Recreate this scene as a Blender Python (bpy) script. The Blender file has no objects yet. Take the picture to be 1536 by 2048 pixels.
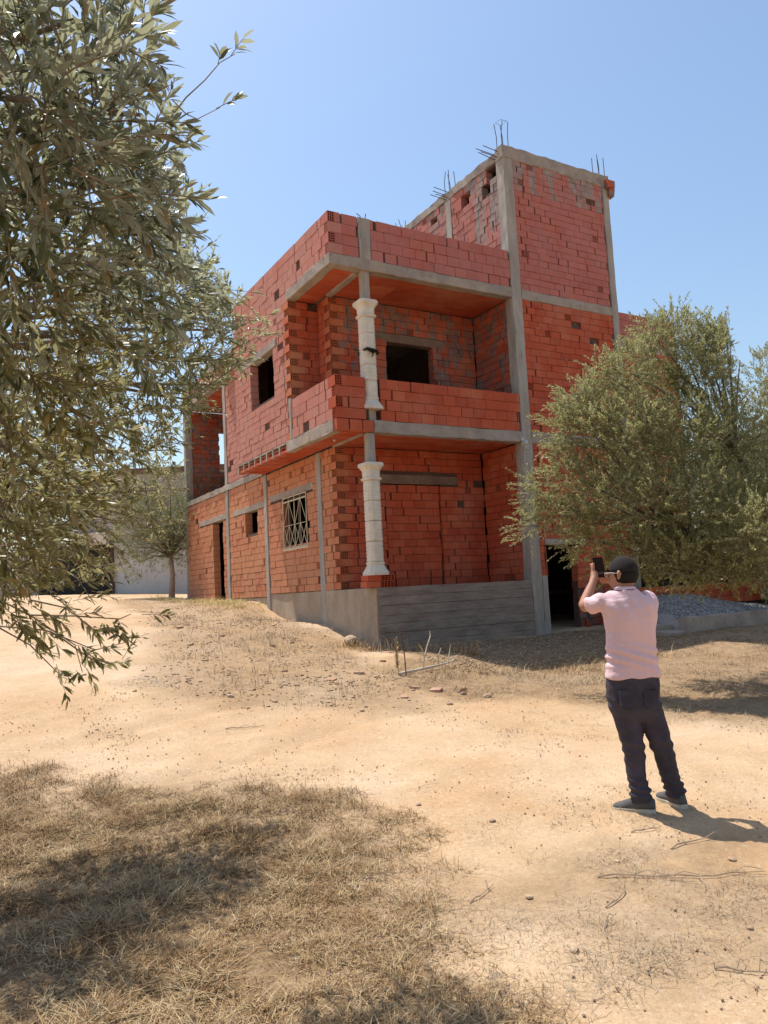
import bpy, bmesh, math, random
import numpy as np
from mathutils import Vector, Matrix, Quaternion
random.seed(7); RNG = np.random.default_rng(11)
sc = bpy.context.scene
COL = sc.collection

# ------------------------------------------------------------------ camera
CAM = np.array([-7.142, -12.616, 1.6]); FPX = 1546.47
YAW, PITCH, ROLL = 0.52956, 0.101486, -0.05166
fw = np.array([math.sin(YAW)*math.cos(PITCH), math.cos(YAW)*math.cos(PITCH), math.sin(PITCH)])
rt0 = np.array([math.cos(YAW), -math.sin(YAW), 0.0]); up0 = np.cross(rt0, fw)
rt = rt0*math.cos(ROLL)+up0*math.sin(ROLL); upv = -rt0*math.sin(ROLL)+up0*math.cos(ROLL)
cd = bpy.data.cameras.new('camera'); cam = bpy.data.objects.new('camera', cd); COL.objects.link(cam)
cd.sensor_fit = 'VERTICAL'; cd.sensor_height = 36; cd.lens = FPX/2048*36; cd.clip_start = .05; cd.clip_end = 2000
cam.matrix_world = Matrix(((rt[0], upv[0], -fw[0], CAM[0]), (rt[1], upv[1], -fw[1], CAM[1]), (rt[2], upv[2], -fw[2], CAM[2]), (0, 0, 0, 1)))
sc.camera = cam

# ------------------------------------------------------------------ sky and sun
SUN_EL, SUN_AZ = math.radians(66), math.radians(-17)     # azimuth measured from +Y towards +X
w = bpy.data.worlds.new('World'); sc.world = w; w.use_nodes = True
wn = w.node_tree.nodes; wn.clear()
sky = wn.new('ShaderNodeTexSky'); sky.sky_type = 'NISHITA'; sky.sun_disc = False
sky.sun_elevation = SUN_EL; sky.sun_rotation = SUN_AZ
sky.air_density = 1.5; sky.dust_density = 1.5; sky.ozone_density = 4.0; sky.altitude = 100
bg = wn.new('ShaderNodeBackground'); bg.inputs[1].default_value = 0.122
wo = wn.new('ShaderNodeOutputWorld')
w.node_tree.links.new(sky.outputs[0], bg.inputs[0]); w.node_tree.links.new(bg.outputs[0], wo.inputs[0])
sd = bpy.data.lights.new('sun', 'SUN'); sd.energy = 4.2; sd.angle = math.radians(.55); sd.color = (1, .955, .88)
so = bpy.data.objects.new('sun', sd); COL.objects.link(so)
sv = Vector((math.sin(SUN_AZ)*math.cos(SUN_EL), math.cos(SUN_AZ)*math.cos(SUN_EL), math.sin(SUN_EL)))
so.rotation_euler = sv.to_track_quat('Z', 'Y').to_euler(); so.location = (0, 0, 30)
sc.view_settings.view_transform = 'Standard'; sc.view_settings.look = 'None'
sc.view_settings.gamma = 1; sc.view_settings.use_curve_mapping = False
sc.view_settings.exposure = 0.45
sc.render.engine = 'CYCLES'
sc.cycles.max_bounces = 8; sc.cycles.diffuse_bounces = 3; sc.cycles.transparent_max_bounces = 4

# ------------------------------------------------------------------ helpers
def at(px, py, d):                      # real place seen at a photo pixel, d metres deep
    return CAM + (fw + rt*(px-768)/FPX - upv*(py-1024)/FPX)*d
def pix(P):
    P = np.asarray(P, float)-CAM; z = P@fw
    return np.stack([768+FPX*(P@rt)/z, 1024-FPX*(P@upv)/z, z], -1)
def tag(o, label=None, cat=None, group=None, kind=None):
    if label: o['label'] = label
    if cat: o['category'] = cat
    if group: o['group'] = group
    if kind: o['kind'] = kind
    return o
def link(o, parent=None):
    COL.objects.link(o)
    if parent is not None: o.parent = parent
    return o
def thing(name, label, cat, loc=(0, 0, 0), group=None):
    o = bpy.data.objects.new(name, None); o.empty_display_size = .2; o.location = loc
    link(o); return tag(o, label, cat, group)
def mesh_np(name, V, F, mats, smooth=False, midx=None):
    """V (n,3), F (m,k) arrays -> mesh"""
    me = bpy.data.meshes.new(name); V = np.asarray(V, np.float32); F = np.asarray(F, np.int32)
    m, k = F.shape
    me.vertices.add(len(V)); me.vertices.foreach_set('co', V.ravel())
    me.loops.add(m*k); me.loops.foreach_set('vertex_index', F.ravel())
    me.polygons.add(m); me.polygons.foreach_set('loop_start', np.arange(0, m*k, k, dtype=np.int32))
    me.polygons.foreach_set('loop_total', np.full(m, k, np.int32))
    if midx is not None: me.polygons.foreach_set('material_index', np.asarray(midx, np.int32))
    if smooth: me.polygons.foreach_set('use_smooth', np.ones(m, bool))
    me.update(calc_edges=True)
    for mt in (mats if isinstance(mats, (list, tuple)) else [mats]): me.materials.append(mt)
    return me
class MB:
    """collects boxes / tubes (world coordinates) into one mesh"""
    def __init__(s): s.v = []; s.f = []
    def add(s, V, F):
        o = len(s.v); s.v += [tuple(map(float, p)) for p in V]; s.f += [tuple(i+o for i in f) for f in F]; return s
    def box(s, x0, y0, z0, x1, y1, z1, j=0.0):
        V = [(x0,y0,z0),(x1,y0,z0),(x1,y1,z0),(x0,y1,z0),(x0,y0,z1),(x1,y0,z1),(x1,y1,z1),(x0,y1,z1)]
        if j: V = [tuple(c+random.uniform(-j, j) for c in p) for p in V]
        return s.add(V, [(0,3,2,1),(4,5,6,7),(0,1,5,4),(1,2,6,5),(2,3,7,6),(3,0,4,7)])
    def rough(s, x0, y0, z0, x1, y1, z1, step=.25, j=.006, bev=.012):
        """cast concrete bar: subdivided along its long axis, edges chamfered and uneven"""
        L = [x1-x0, y1-y0, z1-z0]; ax = int(np.argmax(L)); n = max(2, int(L[ax]/step))
        o = [i for i in range(3) if i != ax]; lo = (x0, y0, z0); hi = (x1, y1, z1)
        a0, a1, b0, b1 = lo[o[0]], hi[o[0]], lo[o[1]], hi[o[1]]
        b = min(bev, (a1-a0)*.3, (b1-b0)*.3)
        ring = [(a0+b,b0),(a1-b,b0),(a1,b0+b),(a1,b1-b),(a1-b,b1),(a0+b,b1),(a0,b1-b),(a0,b0+b)]
        V = []; F = []
        for i in range(n+1):
            c = lo[ax]+L[ax]*i/n
            for (p, q) in ring:
                P = [0, 0, 0]; P[ax] = c; P[o[0]] = p+random.uniform(-j, j); P[o[1]] = q+random.uniform(-j, j); V.append(P)
        fl = (ax == 1)
        for i in range(n):
            for k in range(8):
                f = (i*8+k, i*8+(k+1) % 8, (i+1)*8+(k+1) % 8, (i+1)*8+k); F.append(f[::-1] if fl else f)
        e0 = tuple(range(8)); e1 = tuple(range(n*8, n*8+8)); F.append(e0 if fl else e0[::-1]); F.append(e1[::-1] if fl else e1)
        return s.add(V, F)
    def tube(s, pts, rad, n=6, cap=True):
        pts = [np.asarray(p, float) for p in pts]; m = len(pts)
        if not hasattr(rad, '__len__'): rad = [rad]*m
        t0 = pts[1]-pts[0]; t0 = t0/(np.linalg.norm(t0)+1e-9)
        ref = np.array([0, 0, 1.0]) if abs(t0[2]) < .9 else np.array([1.0, 0, 0]); a = np.cross(t0, ref); a /= np.linalg.norm(a)
        V = []; F = []
        for i in range(m):
            t = pts[min(i+1, m-1)]-pts[max(i-1, 0)]; t = t/(np.linalg.norm(t)+1e-9)
            a = a-t*(a@t); a /= np.linalg.norm(a)+1e-9; b = np.cross(t, a)
            for k in range(n):
                th = 2*math.pi*k/n; V.append(pts[i]+(a*math.cos(th)+b*math.sin(th))*rad[i])
        for i in range(m-1):
            for k in range(n): F.append((i*n+k, i*n+(k+1) % n, (i+1)*n+(k+1) % n, (i+1)*n+k))
        if cap: F += [tuple(range(n))[::-1], tuple(range((m-1)*n, m*n))]
        return s.add(V, F)
    def loft(s, rings, cap=True):
        n = len(rings[0]); V = [p for r in rings for p in r]; F = []
        for i in range(len(rings)-1):
            for k in range(n): F.append((i*n+k, i*n+(k+1) % n, (i+1)*n+(k+1) % n, (i+1)*n+k))
        if cap: F += [tuple(range(n))[::-1], tuple(range((len(rings)-1)*n, len(rings)*n))]
        return s.add(V, F)
    def mesh(s, name, mat, smooth=False):
        me = bpy.data.meshes.new(name); me.from_pydata(s.v, [], s.f); me.materials.append(mat)
        if smooth: me.polygons.foreach_set('use_smooth', np.ones(len(me.polygons), bool))
        me.update(); return me
    def build(s, name, mat, parent=None, smooth=False, kind=None):
        me = s.mesh(name, mat, smooth); o = bpy.data.objects.new(name, me); link(o, parent)
        if parent is not None and tuple(parent.location) != (0, 0, 0): o.matrix_parent_inverse = Matrix.Translation(-Vector(parent.location))
        if kind: o['kind'] = kind
        return o
def lobj(name, me, parent=None, **k):
    o = bpy.data.objects.new(name, me); link(o, parent)
    if parent is not None: o.matrix_parent_inverse = Matrix.Translation(-Vector(parent.location))
    return tag(o, **k) if k else o

# ---- numpy value noise
_perm = RNG.permutation(512)
def _h(ix, iy): return (_perm[(ix*73+_perm[iy & 511]) & 511])/511.0
def vnoise(x, y):
    ix = np.floor(x).astype(int); iy = np.floor(y).astype(int); fx = x-ix; fy = y-iy
    fx = fx*fx*(3-2*fx); fy = fy*fy*(3-2*fy)
    return (_h(ix, iy)*(1-fx)+_h(ix+1, iy)*fx)*(1-fy)+(_h(ix, iy+1)*(1-fx)+_h(ix+1, iy+1)*fx)*fy-.5
def fbm(x, y, o=4):
    r = 0; a = 1
    for i in range(o): r = r+a*vnoise(x+i*17.3, y-i*9.1); x = x*2.03; y = y*2.03; a *= .5
    return r

# ------------------------------------------------------------------ materials
class NT:
    def __init__(s, name):
        s.m = bpy.data.materials.new(name); s.m.use_nodes = True; s.n = s.m.node_tree.nodes; s.l = s.m.node_tree.links
        s.b = s.n['Principled BSDF']; s.b.inputs['Roughness'].default_value = .9
        s.b.inputs['Specular IOR Level'].default_value = .25; s.out = s.n['Material Output']
    def node(s, t, **k):
        n = s.n.new(t)
        for a, v in k.items():
            if a.startswith('i_'):
                key = a[2:]; key = int(key) if key.isdigit() else key.replace('_', ' ')
                if isinstance(v, bpy.types.NodeSocket): s.l.new(v, n.inputs[key])
                else: n.inputs[key].default_value = v
            else: setattr(n, a, v)
        return n
    def pos(s): return s.node('ShaderNodeNewGeometry').outputs['Position']
    def noise(s, vec, scale, detail=4, rough=.55, out='Fac'):
        n = s.node('ShaderNodeTexNoise', i_Scale=scale, i_Detail=detail, i_Roughness=rough); s.l.new(vec, n.inputs['Vector']); return n.outputs[out]
    def mapping(s, vec, scale=(1, 1, 1), rot=(0, 0, 0)):
        n = s.node('ShaderNodeMapping'); s.l.new(vec, n.inputs['Vector']); n.inputs['Scale'].default_value = scale; n.inputs['Rotation'].default_value = rot
        return n.outputs[0]
    def ramp(s, fac, stops, interp='LINEAR'):
        n = s.node('ShaderNodeValToRGB'); s.l.new(fac, n.inputs[0]); cr = n.color_ramp; cr.interpolation = interp
        while len(cr.elements) < len(stops): cr.elements.new(.5)
        for e, (p, c) in zip(cr.elements, stops):
            e.position = p; c = c if hasattr(c, '__len__') else (c, c, c); e.color = (*c[:3], 1)
        return n.outputs[0]
    def mix(s, fac, a, b, mode='MIX'):
        n = s.node('ShaderNodeMix'); n.data_type = 'RGBA'; n.blend_type = mode
        for i, v in ((0, fac), (6, a), (7, b)):
            if isinstance(v, bpy.types.NodeSocket): s.l.new(v, n.inputs[i])
            else: n.inputs[i].default_value = v if i == 0 else (*v, 1)
        return n.outputs[2]
    def math(s, op, a, b=None):
        n = s.node('ShaderNodeMath', operation=op)
        for i, v in enumerate((a, b)):
            if v is None: continue
            if isinstance(v, bpy.types.NodeSocket): s.l.new(v, n.inputs[i])
            else: n.inputs[i].default_value = v
        return n.outputs[0]
    def color(s, c):
        if isinstance(c, bpy.types.NodeSocket): s.l.new(c, s.b.inputs['Base Color'])
        else: s.b.inputs['Base Color'].default_value = (*c, 1)
    def bump(s, h, strength=.4, dist=.01):
        n = s.node('ShaderNodeBump'); n.inputs['Strength'].default_value = strength; n.inputs['Distance'].default_value = dist
        s.l.new(h, n.inputs['Height']); s.l.new(n.outputs[0], s.b.inputs['Normal'])
    def rnd(s):
        g = s.node('ShaderNodeNewGeometry').outputs['Random Per Island']; o = s.node('ShaderNodeObjectInfo').outputs['Random']
        return s.math('FRACT', s.math('ADD', s.math('MULTIPLY', g, 1.0), s.math('MULTIPLY', o, 7.13)))

def brick_mat(name, smear=0.0, runs=False, dust_light=0.0, dust_light_c=(.58, .34, .18)):
    t = NT(name); P = t.pos(); r = t.rnd()
    base = t.ramp(r, [(0, (.36, .058, .026)), (.2, (.45, .078, .032)), (.45, (.52, .102, .042)), (.7, (.41, .066, .030)), (.85, (.56, .135, .062)), (1, (.40, .09, .05))])
    n1 = t.noise(P, 3.0, 5); base = t.mix(t.ramp(n1, [(.35, 0), (.7, .55)]), base, (.55, .13, .058))
    n2 = t.noise(P, 38, 5, .7); base = t.mix(t.ramp(n2, [(.3, .55), (.62, 0)]), base, (.32, .045, .02))
    dust_light_n = t.noise(P, 1.1, 6, .65); base = t.mix(t.ramp(dust_light_n, [(.48-.3*dust_light, .35*dust_light), (.75, .42+.3*dust_light)]), base, dust_light_c if dust_light else (.50, .27, .17))  # random dust; a higher amount also paints in sunlight and haze
    sc_ = t.noise(P, 9, 6, .7); base = t.mix(t.ramp(sc_, [(.66, 0), (.74, .5)]), base, (.38, .26, .2))
    if smear:
        v = t.mapping(P, (2.2, 2.2, .55)) if runs else t.mapping(P, (2.4, 2.4, 1.5))
        s1 = t.noise(v, 1.6 if runs else 2.1, 6, .62)
        f = t.ramp(s1, [(.53-smear*.1, 0), (.60-smear*.08, .85)])
        fine = t.ramp(t.noise(P, 22, 4), [(.3, .55), (.55, 1)])
        g = t.ramp(t.noise(P, 5, 4), [(.3, (.20, .18, .16)), (.7, (.36, .33, .29))] if runs else [(.3, (.10, .09, .085)), (.7, (.22, .20, .18))])
        base = t.mix(t.math('MULTIPLY', f, fine), base, g)
    t.color(base); b = t.math('ADD', t.noise(P, 30, 5, .7), t.math('MULTIPLY', t.noise(P, 160, 3), .5)); t.bump(b, .55, .006)
    t.b.inputs['Roughness'].default_value = .88
    return t.m
def concrete_mat(name, a=(.24, .215, .19), b=(.40, .365, .32), stain=(.12, .095, .08), stretch=(1, 1, 1)):
    t = NT(name); P = t.pos(); v = t.mapping(P, stretch)
    c = t.ramp(t.noise(v, 2.2, 7, .65), [(.3, a), (.7, b)])
    c = t.mix(t.ramp(t.noise(v, 7, 6, .7), [(.55, 0), (.72, .6)]), c, stain)
    c = t.mix(t.ramp(t.noise(P, 45, 4, .7), [(.56, 0), (.7, .5)]), c, (.50, .47, .42))
    c = t.mix(t.ramp(t.noise(P, 1.1, 3), [(.5, 0), (.75, .3)]), c, (.40, .27, .18))
    t.color(c); t.bump(t.math('ADD', t.noise(v, 14, 6, .7), t.math('MULTIPLY', t.noise(P, 90, 3), .4)), .6, .012)
    return t.m
def plain(name, c, rough=.85, var=.25, scale=8, spec=.25, bump=.2):
    t = NT(name); P = t.pos(); c = np.array(c)
    t.color(t.ramp(t.noise(P, scale, 5), [(.3, tuple(c*(1-var))), (.7, tuple(np.minimum(c*(1+var), 1)))]))
    t.b.inputs['Roughness'].default_value = rough; t.b.inputs['Specular IOR Level'].default_value = spec
    if bump: t.bump(t.noise(P, scale*5, 4), bump, .004)
    return t.m
M = {}
M['brick'] = brick_mat('clay_brick'); M['brick_smear'] = brick_mat('mortar_smeared_brick', .75); M['brick_runs'] = brick_mat('hazed_grout_streaked_brick', .5, True, .7, (.43, .26, .24))  # streaked tower brick has pink haze in its colour too
M['brick_dusty'] = brick_mat('dusty_sunlit_brick', dust_light=.85); M['brick_mid'] = brick_mat('half_dusty_sunlit_brick', dust_light=.35)  # dust plus grazing sunlight painted into the left wall and corner bricks
M['brick_pale'] = brick_mat('hazed_pale_brick', dust_light=.85, dust_light_c=(.50, .32, .27)); M['brick_pink'] = brick_mat('hazed_pink_brick', dust_light=.68, dust_light_c=(.44, .24, .23))  # lens haze over upper walls and tower, put into the brick colour
M['mortar'] = plain('mortar', (.11, .06, .045), var=.4, scale=12)
M['mortar_grey'] = plain('grey_mortar', (.27, .23, .2), var=.3, scale=12)
M['conc'] = concrete_mat('concrete', (.25, .20, .165), (.42, .355, .29)); M['conc_v'] = concrete_mat('column_concrete', (.27, .235, .20), (.44, .39, .335), stretch=(2, 2, .4))
M['board'] = concrete_mat('board_marked_concrete', (.17, .125, .10), (.34, .27, .22), (.09, .055, .04), (.9, .9, 4))
M['board_v'] = concrete_mat('earth_stained_lit_concrete', (.30, .22, .15), (.46, .36, .26), (.26, .16, .09), (1, 1, .6))  # earth stains, plus the left side's brighter light put into the colour
M['lintel'] = concrete_mat('stained_lintel_concrete', (.13, .08, .06), (.24, .16, .12))
M['cast'] = plain('cream_cast_stone', (.66, .58, .47), var=.12, scale=6, bump=.3)
M['soffit'] = brick_mat('clay_ceiling_block')
M['rebar'] = plain('rusty_rebar', (.10, .06, .05), .7, .3, 40, .4)
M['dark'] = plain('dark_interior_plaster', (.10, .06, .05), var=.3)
M['iron'] = plain('cream_painted_iron', (.55, .48, .33), .55, .2, 20, .4)
M['rag'] = plain('black_cloth', (.01, .009, .009), .9, .3, 40)

# ------------------------------------------------------------------ ground
CP = [(-7.1,-12.6,0),(-2.9,-8.7,.02),(-6.5,-7.2,.05),(-12,-12,.1),(0,-12,-.05),(3,-9,.02),(1,-6.5,.12),(8,-7,.15),(-6,-4.5,.35),(-10,-5,.45),
(0,0,.53),(-.9,0,.58),(-.3,-1.2,.56),(0,-3.8,.33),(2.2,-3.7,.3),(-3,-3.8,.42),(3.9,-.3,.5),(5,-2,.52),(8,-2.6,.53),(12,0,.55),(2,-1.5,.45),
(0,1.4,.8),(0,2.5,.98),(-.4,3.9,1.05),(0,4.9,1.14),(0,5.7,1.40),(-1.2,4.4,1.13),(-2.6,3.6,1.17),(-1.0,6.2,1.33),(0,8.3,1.53),(0,12.5,1.66),(-.7,2.5,1.05),(-2,2,1.05),(-5,0,.85),(-9,0,.95),(-4,5,1.42),(-9,5,1.45),(-4,10,1.72),(-1,10,1.6),
(-1,18,1.98),(-4,21,2.13),(4,20,1.9),(-15,18,2.1),(12,20,1.4),(20,0,.7),(20,-15,0),(-20,-15,.2),(0,-30,-.3),(-30,10,1.6),(0,60,2.6),(60,60,1.5),(-60,60,2.5),(-60,-60,0),(60,-60,0),(60,0,.6),(-60,0,1),(0,-60,-.5)]
_A = np.array(CP, float); _n = len(_A)
_kf = lambda d: np.sqrt(d*d+1.44)
_Mx = np.zeros((_n+1, _n+1)); _Mx[:_n, :_n] = _kf(np.hypot(_A[:, None, 0]-_A[None, :, 0], _A[:, None, 1]-_A[None, :, 1])); _Mx[:_n, _n] = 1; _Mx[_n, :_n] = 1
_W = np.linalg.solve(_Mx, np.append(_A[:, 2], 0))
def H0(x, y):
    x = np.clip(np.asarray(x, float), -60, 60); y = np.clip(np.asarray(y, float), -60, 60); o = np.full(x.shape, _W[_n])
    for i in range(_n): o = o+_W[i]*_kf(np.hypot(x-_A[i, 0], y-_A[i, 1]))
    return o
def poly_in(x, y, poly):
    inside = np.zeros(x.shape, bool); n = len(poly)
    for i in range(n):
        (x0, y0), (x1, y1) = poly[i], poly[(i+1) % n]
        c = ((y0 > y) != (y1 > y)) & (x < (x1-x0)*(y-y0)/((y1-y0) or 1e-9)+x0); inside ^= c
    return inside
def poly_dist(x, y, poly):
    d = np.full(x.shape, 1e9); n = len(poly)
    for i in range(n):
        a = np.array(poly[i]); b = np.array(poly[(i+1) % n]); e = b-a; L = e@e
        t = np.clip(((x-a[0])*e[0]+(y-a[1])*e[1])/L, 0, 1); d = np.minimum(d, np.hypot(x-a[0]-t*e[0], y-a[1]-t*e[1]))
    return np.where(poly_in(x, y, poly), d, -d)
G_BL = [(-9.5,-3.6),(-7.6,-4.9),(-6.68,-5.57),(-5.83,-6.12),(-4.97,-6.79),(-4.48,-7.79),(-4.55,-8.62),(-4.98,-8.98),(-5.2,-9.5),(-5.49,-10.2),(-5.6,-12),(-12,-14),(-13,-6)]
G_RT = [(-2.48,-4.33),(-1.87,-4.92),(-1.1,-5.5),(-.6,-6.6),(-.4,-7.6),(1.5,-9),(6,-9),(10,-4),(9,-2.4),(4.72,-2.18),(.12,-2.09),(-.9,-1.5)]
G_MID = [(-2.6,12.3),(-.3,12.3),(-.1,5.9),(0,1),(-.89,-1.57),(-1.87,-4.92),(-2.5,-5.44),(-4.12,-4.3),(-4.97,-3.31),(-5.0,-1.5),(-4.0,.43),(-3.2,5)]
G_FR_SHADE = [(-.5,-.4),(0,-.1),(4.2,-.1),(9,-2.2),(6,-3.2),(3,-3.6),(1,-3.9),(-.3,-3.5),(-.8,-2.0)]  # house shade painted as darker ground before the foundation
G_LR = [(-4.1,-8.9),(-3.0,-9.3),(-3.3,-10.9),(-4.9,-10.6),(-4.7,-9.6)]
def grass_and_shade(x, y):
    nx = fbm(x*1.3, y*1.3)*.55; g = np.zeros(x.shape)
    for poly, s, wgt in ((G_BL, .95, 1.0), (G_RT, .6, .72), (G_MID, .6, .5), (G_LR, .35, .45), (G_FR_SHADE, .5, .95)):
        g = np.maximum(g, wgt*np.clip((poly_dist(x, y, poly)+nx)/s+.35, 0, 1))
    far = np.clip((np.hypot(x, y)-24)/14, 0, 1)*.6
    return np.maximum(g, far)
def rut(x, y):      # two shallow wheel tracks across the bare sand
    t_ = (x+7)*.30-(y+4.9); w_ = .5*fbm(x*.5, y*.5, 2)
    return -(np.exp(-((t_+w_)/.16)**2)+np.exp(-((t_+w_-1.45)/.16)**2))*np.clip(1.2-np.hypot(x+4, y+5.5)/5, 0, 1)
def H(x, y):
    x = np.asarray(x, float); y = np.asarray(y, float)
    nr = np.clip(1.5-np.hypot(x+2, y+4)/20, 0, 1)
    return H0(x, y)+.035*fbm(x*1.1, y*1.1, 3)+(.018*fbm(x*4.5, y*4.5, 4)+.010*np.abs(fbm(x*14, y*14, 2))*(.4+grass_and_shade(x, y)))*nr+.03*rut(x, y)
def axis_pts(a, b, step, lo, hi):
    p = list(np.arange(a, b, step)); s = step; q = p[-1]
    while q < hi: s *= 1.13; q += s; p.append(q)
    s = step; q = p[0]
    while q > lo: s *= 1.13; q -= s; p.insert(0, q)
    return np.array(p)
xs = axis_pts(-9, 6, .045, -400, 400); ys = axis_pts(-11.5, 3, .045, -400, 400)
X, Y = np.meshgrid(xs, ys); nx_, ny_ = len(xs), len(ys)
near = np.clip(1.5-np.hypot(X+2, Y+4)/20, 0, 1)
GR = grass_and_shade(X, Y)
Z = H0(X, Y)+.035*fbm(X*1.1, Y*1.1, 3)+(.018*fbm(X*4.5, Y*4.5, 4)+.010*np.abs(fbm(X*14, Y*14, 2))*(.4+GR))*near+.03*rut(X, Y)
V = np.stack([X.ravel(), Y.ravel(), Z.ravel()], -1)
ii = (np.arange(ny_-1)[:, None]*nx_+np.arange(nx_-1)[None]).ravel()
me = None
t = NT('sandy_ground'); P = t.pos(); att = t.node('ShaderNodeAttribute', attribute_name='grass_and_shade').outputs['Fac']
sand = t.ramp(t.noise(P, .8, 6, .6), [(.3, (.47, .275, .135)), (.55, (.56, .36, .195)), (.75, (.64, .475, .315))])
sand = t.mix(t.ramp(t.noise(P, 5, 6, .7), [(.4, .0), (.7, .5)]), sand, (.38, .26, .15))
sand = t.mix(t.ramp(t.noise(t.mapping(P, (1, 1, 1)), .45, 4, .6), [(.42, 0), (.62, .55)]), sand, (.66, .49, .33))
sand = t.mix(t.ramp(t.noise(P, 2.1, 7, .7), [(.5, 0), (.66, .5)]), sand, (.48, .32, .18))
sand = t.mix(t.ramp(t.noise(P, 34, 7, .85), [(.54, 0), (.60, .5)]), sand, (.33, .21, .115))
sand = t.mix(t.ramp(t.noise(P, 29, 7, .85), [(.55, 0), (.61, .6)]), sand, (.74, .58, .42))
sand = t.mix(t.ramp(t.noise(P, 17, 6, .75), [(.56, 0), (.66, .35)]), sand, (.38, .25, .14))
sand = t.mix(t.ramp(t.noise(P, 60, 4, .7), [(.5, 0), (.68, .6)]), sand, (.36, .235, .13))
sand = t.mix(t.ramp(t.noise(P, 26, 5, .7), [(.55, 0), (.7, .5)]), sand, (.55, .41, .27))
lit = t.ramp(t.noise(P, 9, 6, .75), [(.3, (.09, .045, .02)), (.5, (.21, .13, .06)), (.7, (.40, .28, .14))])  # dry litter, coloured darker to deepen the shade lying on it
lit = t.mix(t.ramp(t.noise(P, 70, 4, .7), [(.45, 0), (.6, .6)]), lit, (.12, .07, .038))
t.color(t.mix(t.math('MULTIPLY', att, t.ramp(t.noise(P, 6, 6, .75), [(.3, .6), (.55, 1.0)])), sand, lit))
t.bump(t.math('ADD', t.noise(P, 20, 7, .8), t.math('MULTIPLY', t.noise(P, 110, 3), .35)), .75, .017); M['ground'] = t.m
me = mesh_np('ground', V, np.stack([ii, ii+1, ii+nx_+1, ii+nx_], -1), t.m, True)
a = me.attributes.new('grass_and_shade', 'FLOAT', 'POINT'); a.data.foreach_set('value', GR.ravel().astype(np.float32))
ground = bpy.data.objects.new('ground', me); link(ground); ground['kind'] = 'structure'

# ------------------------------------------------------------------ the house
house = thing('unfinished_brick_house', 'unfinished two-storey house of red hollow bricks with a taller square tower and cream porch columns', 'house')
W, XT, D, OV, D2 = 3.79, 7.04, 1.47, .68, 2.04
F0, S1b, S1t, S2b, S2t, PZ, BP, TT = 1.67, 4.62, 4.86, 7.85, 8.07, 8.91, 5.69, 11.4
BR = []           # (centre, size, kind, rot, mat) kind 0 box, 1 holes facing -Y, 2 holes facing -X
CORE = {'mortar': MB(), 'mortar_grey': MB()}
def wall(axis, c, t, u0, u1, z0, z1, hc=.158, L=.30, holes=(), mat='brick', core='mortar', jog=.004, ends=.015, brick=True):
    """axis 'x': wall plane x=c facing -X running along Y. axis 'y': plane y=c facing -Y running along X. u0/u1 may be (even, odd)."""
    U0 = u0 if hasattr(u0, '__len__') else (u0, u0); U1 = u1 if hasattr(u1, '__len__') else (u1, u1)
    ncs = max(1, round((z1-z0)/hc)); h = (z1-z0)/ncs
    # mortar core split round the openings
    us = sorted({max(U0), min(U1), *[k for q in holes for k in q[:2]]}); us = [u for u in us if max(U0) <= u <= min(U1)]
    zs = sorted({z0, z1, *[k for q in holes for k in q[2:4]]}); zs = [z for z in zs if z0 <= z <= z1]
    for a, b in zip(us, us[1:]):
        for p, q in zip(zs, zs[1:]):
            if any(o[0]-1e-4 <= a and b <= o[1]+1e-4 and o[2]-1e-4 <= p and q <= o[3]+1e-4 for o in holes): continue
            aa, bb, pp, qq = a, b, p, q
            for o in holes:
                if o[2] < (p+q)/2 < o[3]:
                    if abs(o[1]-a) < 1e-4: aa = a+.02
                    if abs(o[0]-b) < 1e-4: bb = b-.02
            r = .032
            if axis == 'x': CORE[core].box(c+r, aa, pp, c+t-.012, bb, qq)
            else: CORE[core].box(aa, c+r, pp, bb, c+t-.012, qq)
    if not brick: return
    for k in range(ncs):
        a0 = U0[k % 2]; a1 = U1[k % 2]; zz = z0+k*h; zc = zz+h/2
        cuts = [(o[0], o[1]) for o in holes if o[2] < zc < o[3]]
        segs = [(a0, a1)]
        for (p, q) in cuts:
            ns = []
            for (s, e) in segs:
                if q <= s or p >= e: ns.append((s, e)); continue
                if p > s: ns.append((s, p))
                if q < e: ns.append((q, e))
            segs = ns
        for (s, e) in segs:
            u = s; first = L*(.5 if k % 2 else 1.0)*random.uniform(.85, 1.1)
            while u < e-.02:
                l = first if u == s else L*(random.uniform(.97, 1.02) if random.random() > .08 else random.uniform(.45, .8))
                if e-(u+l) < .07: l = e-u
                l = min(l, e-u); g = random.uniform(.003, .009) if random.random() > .16 else random.uniform(.014, .04)
                if (u == s or l >= e-u-.001) and random.random() < .45: g += random.uniform(.01, .05)
                end = random.random() < ends and l > .1 and (e-u) > .4
                if end: l = .17
                j = random.gauss(0, jog); hz = h-random.uniform(.005, .013)
                if random.random() < .008 and jog < .0045: u += l; continue
                if axis == 'x': BR.append(((c+t/2+j, u+l/2-g/2, zc), (t, l-g, hz), 2 if end else 0, mat))
                else: BR.append(((u+l/2-g/2, c+t/2+j, zc), (l-g, t, hz), 1 if end else 0, mat))
                u += l
def quoin(cx, cy, z0, z1, hc=.158, t=.2, L=.30, mat='brick', ox=0.0):
    """toothed corner shared by a wall on x=cx and a wall on y=cy"""
    n = max(1, round((z1-z0)/hc)); h = (z1-z0)/n
    for k in range(n):
        zc = z0+(k+.5)*h
        if k % 2 == 0: BR.append(((cx+t/2+random.gauss(0, .004), cy+L/2-.012+random.uniform(-.01, .006), zc), (t-.004, L-.008, h-.01), 1, mat))
        else: BR.append(((cx+L/2+.038+ox+random.uniform(-.006, .012), cy+t/2+random.gauss(0, .004), zc), (L-.008, t-.004, h-.01), 2, mat))
Q = .30; T = .2
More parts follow.
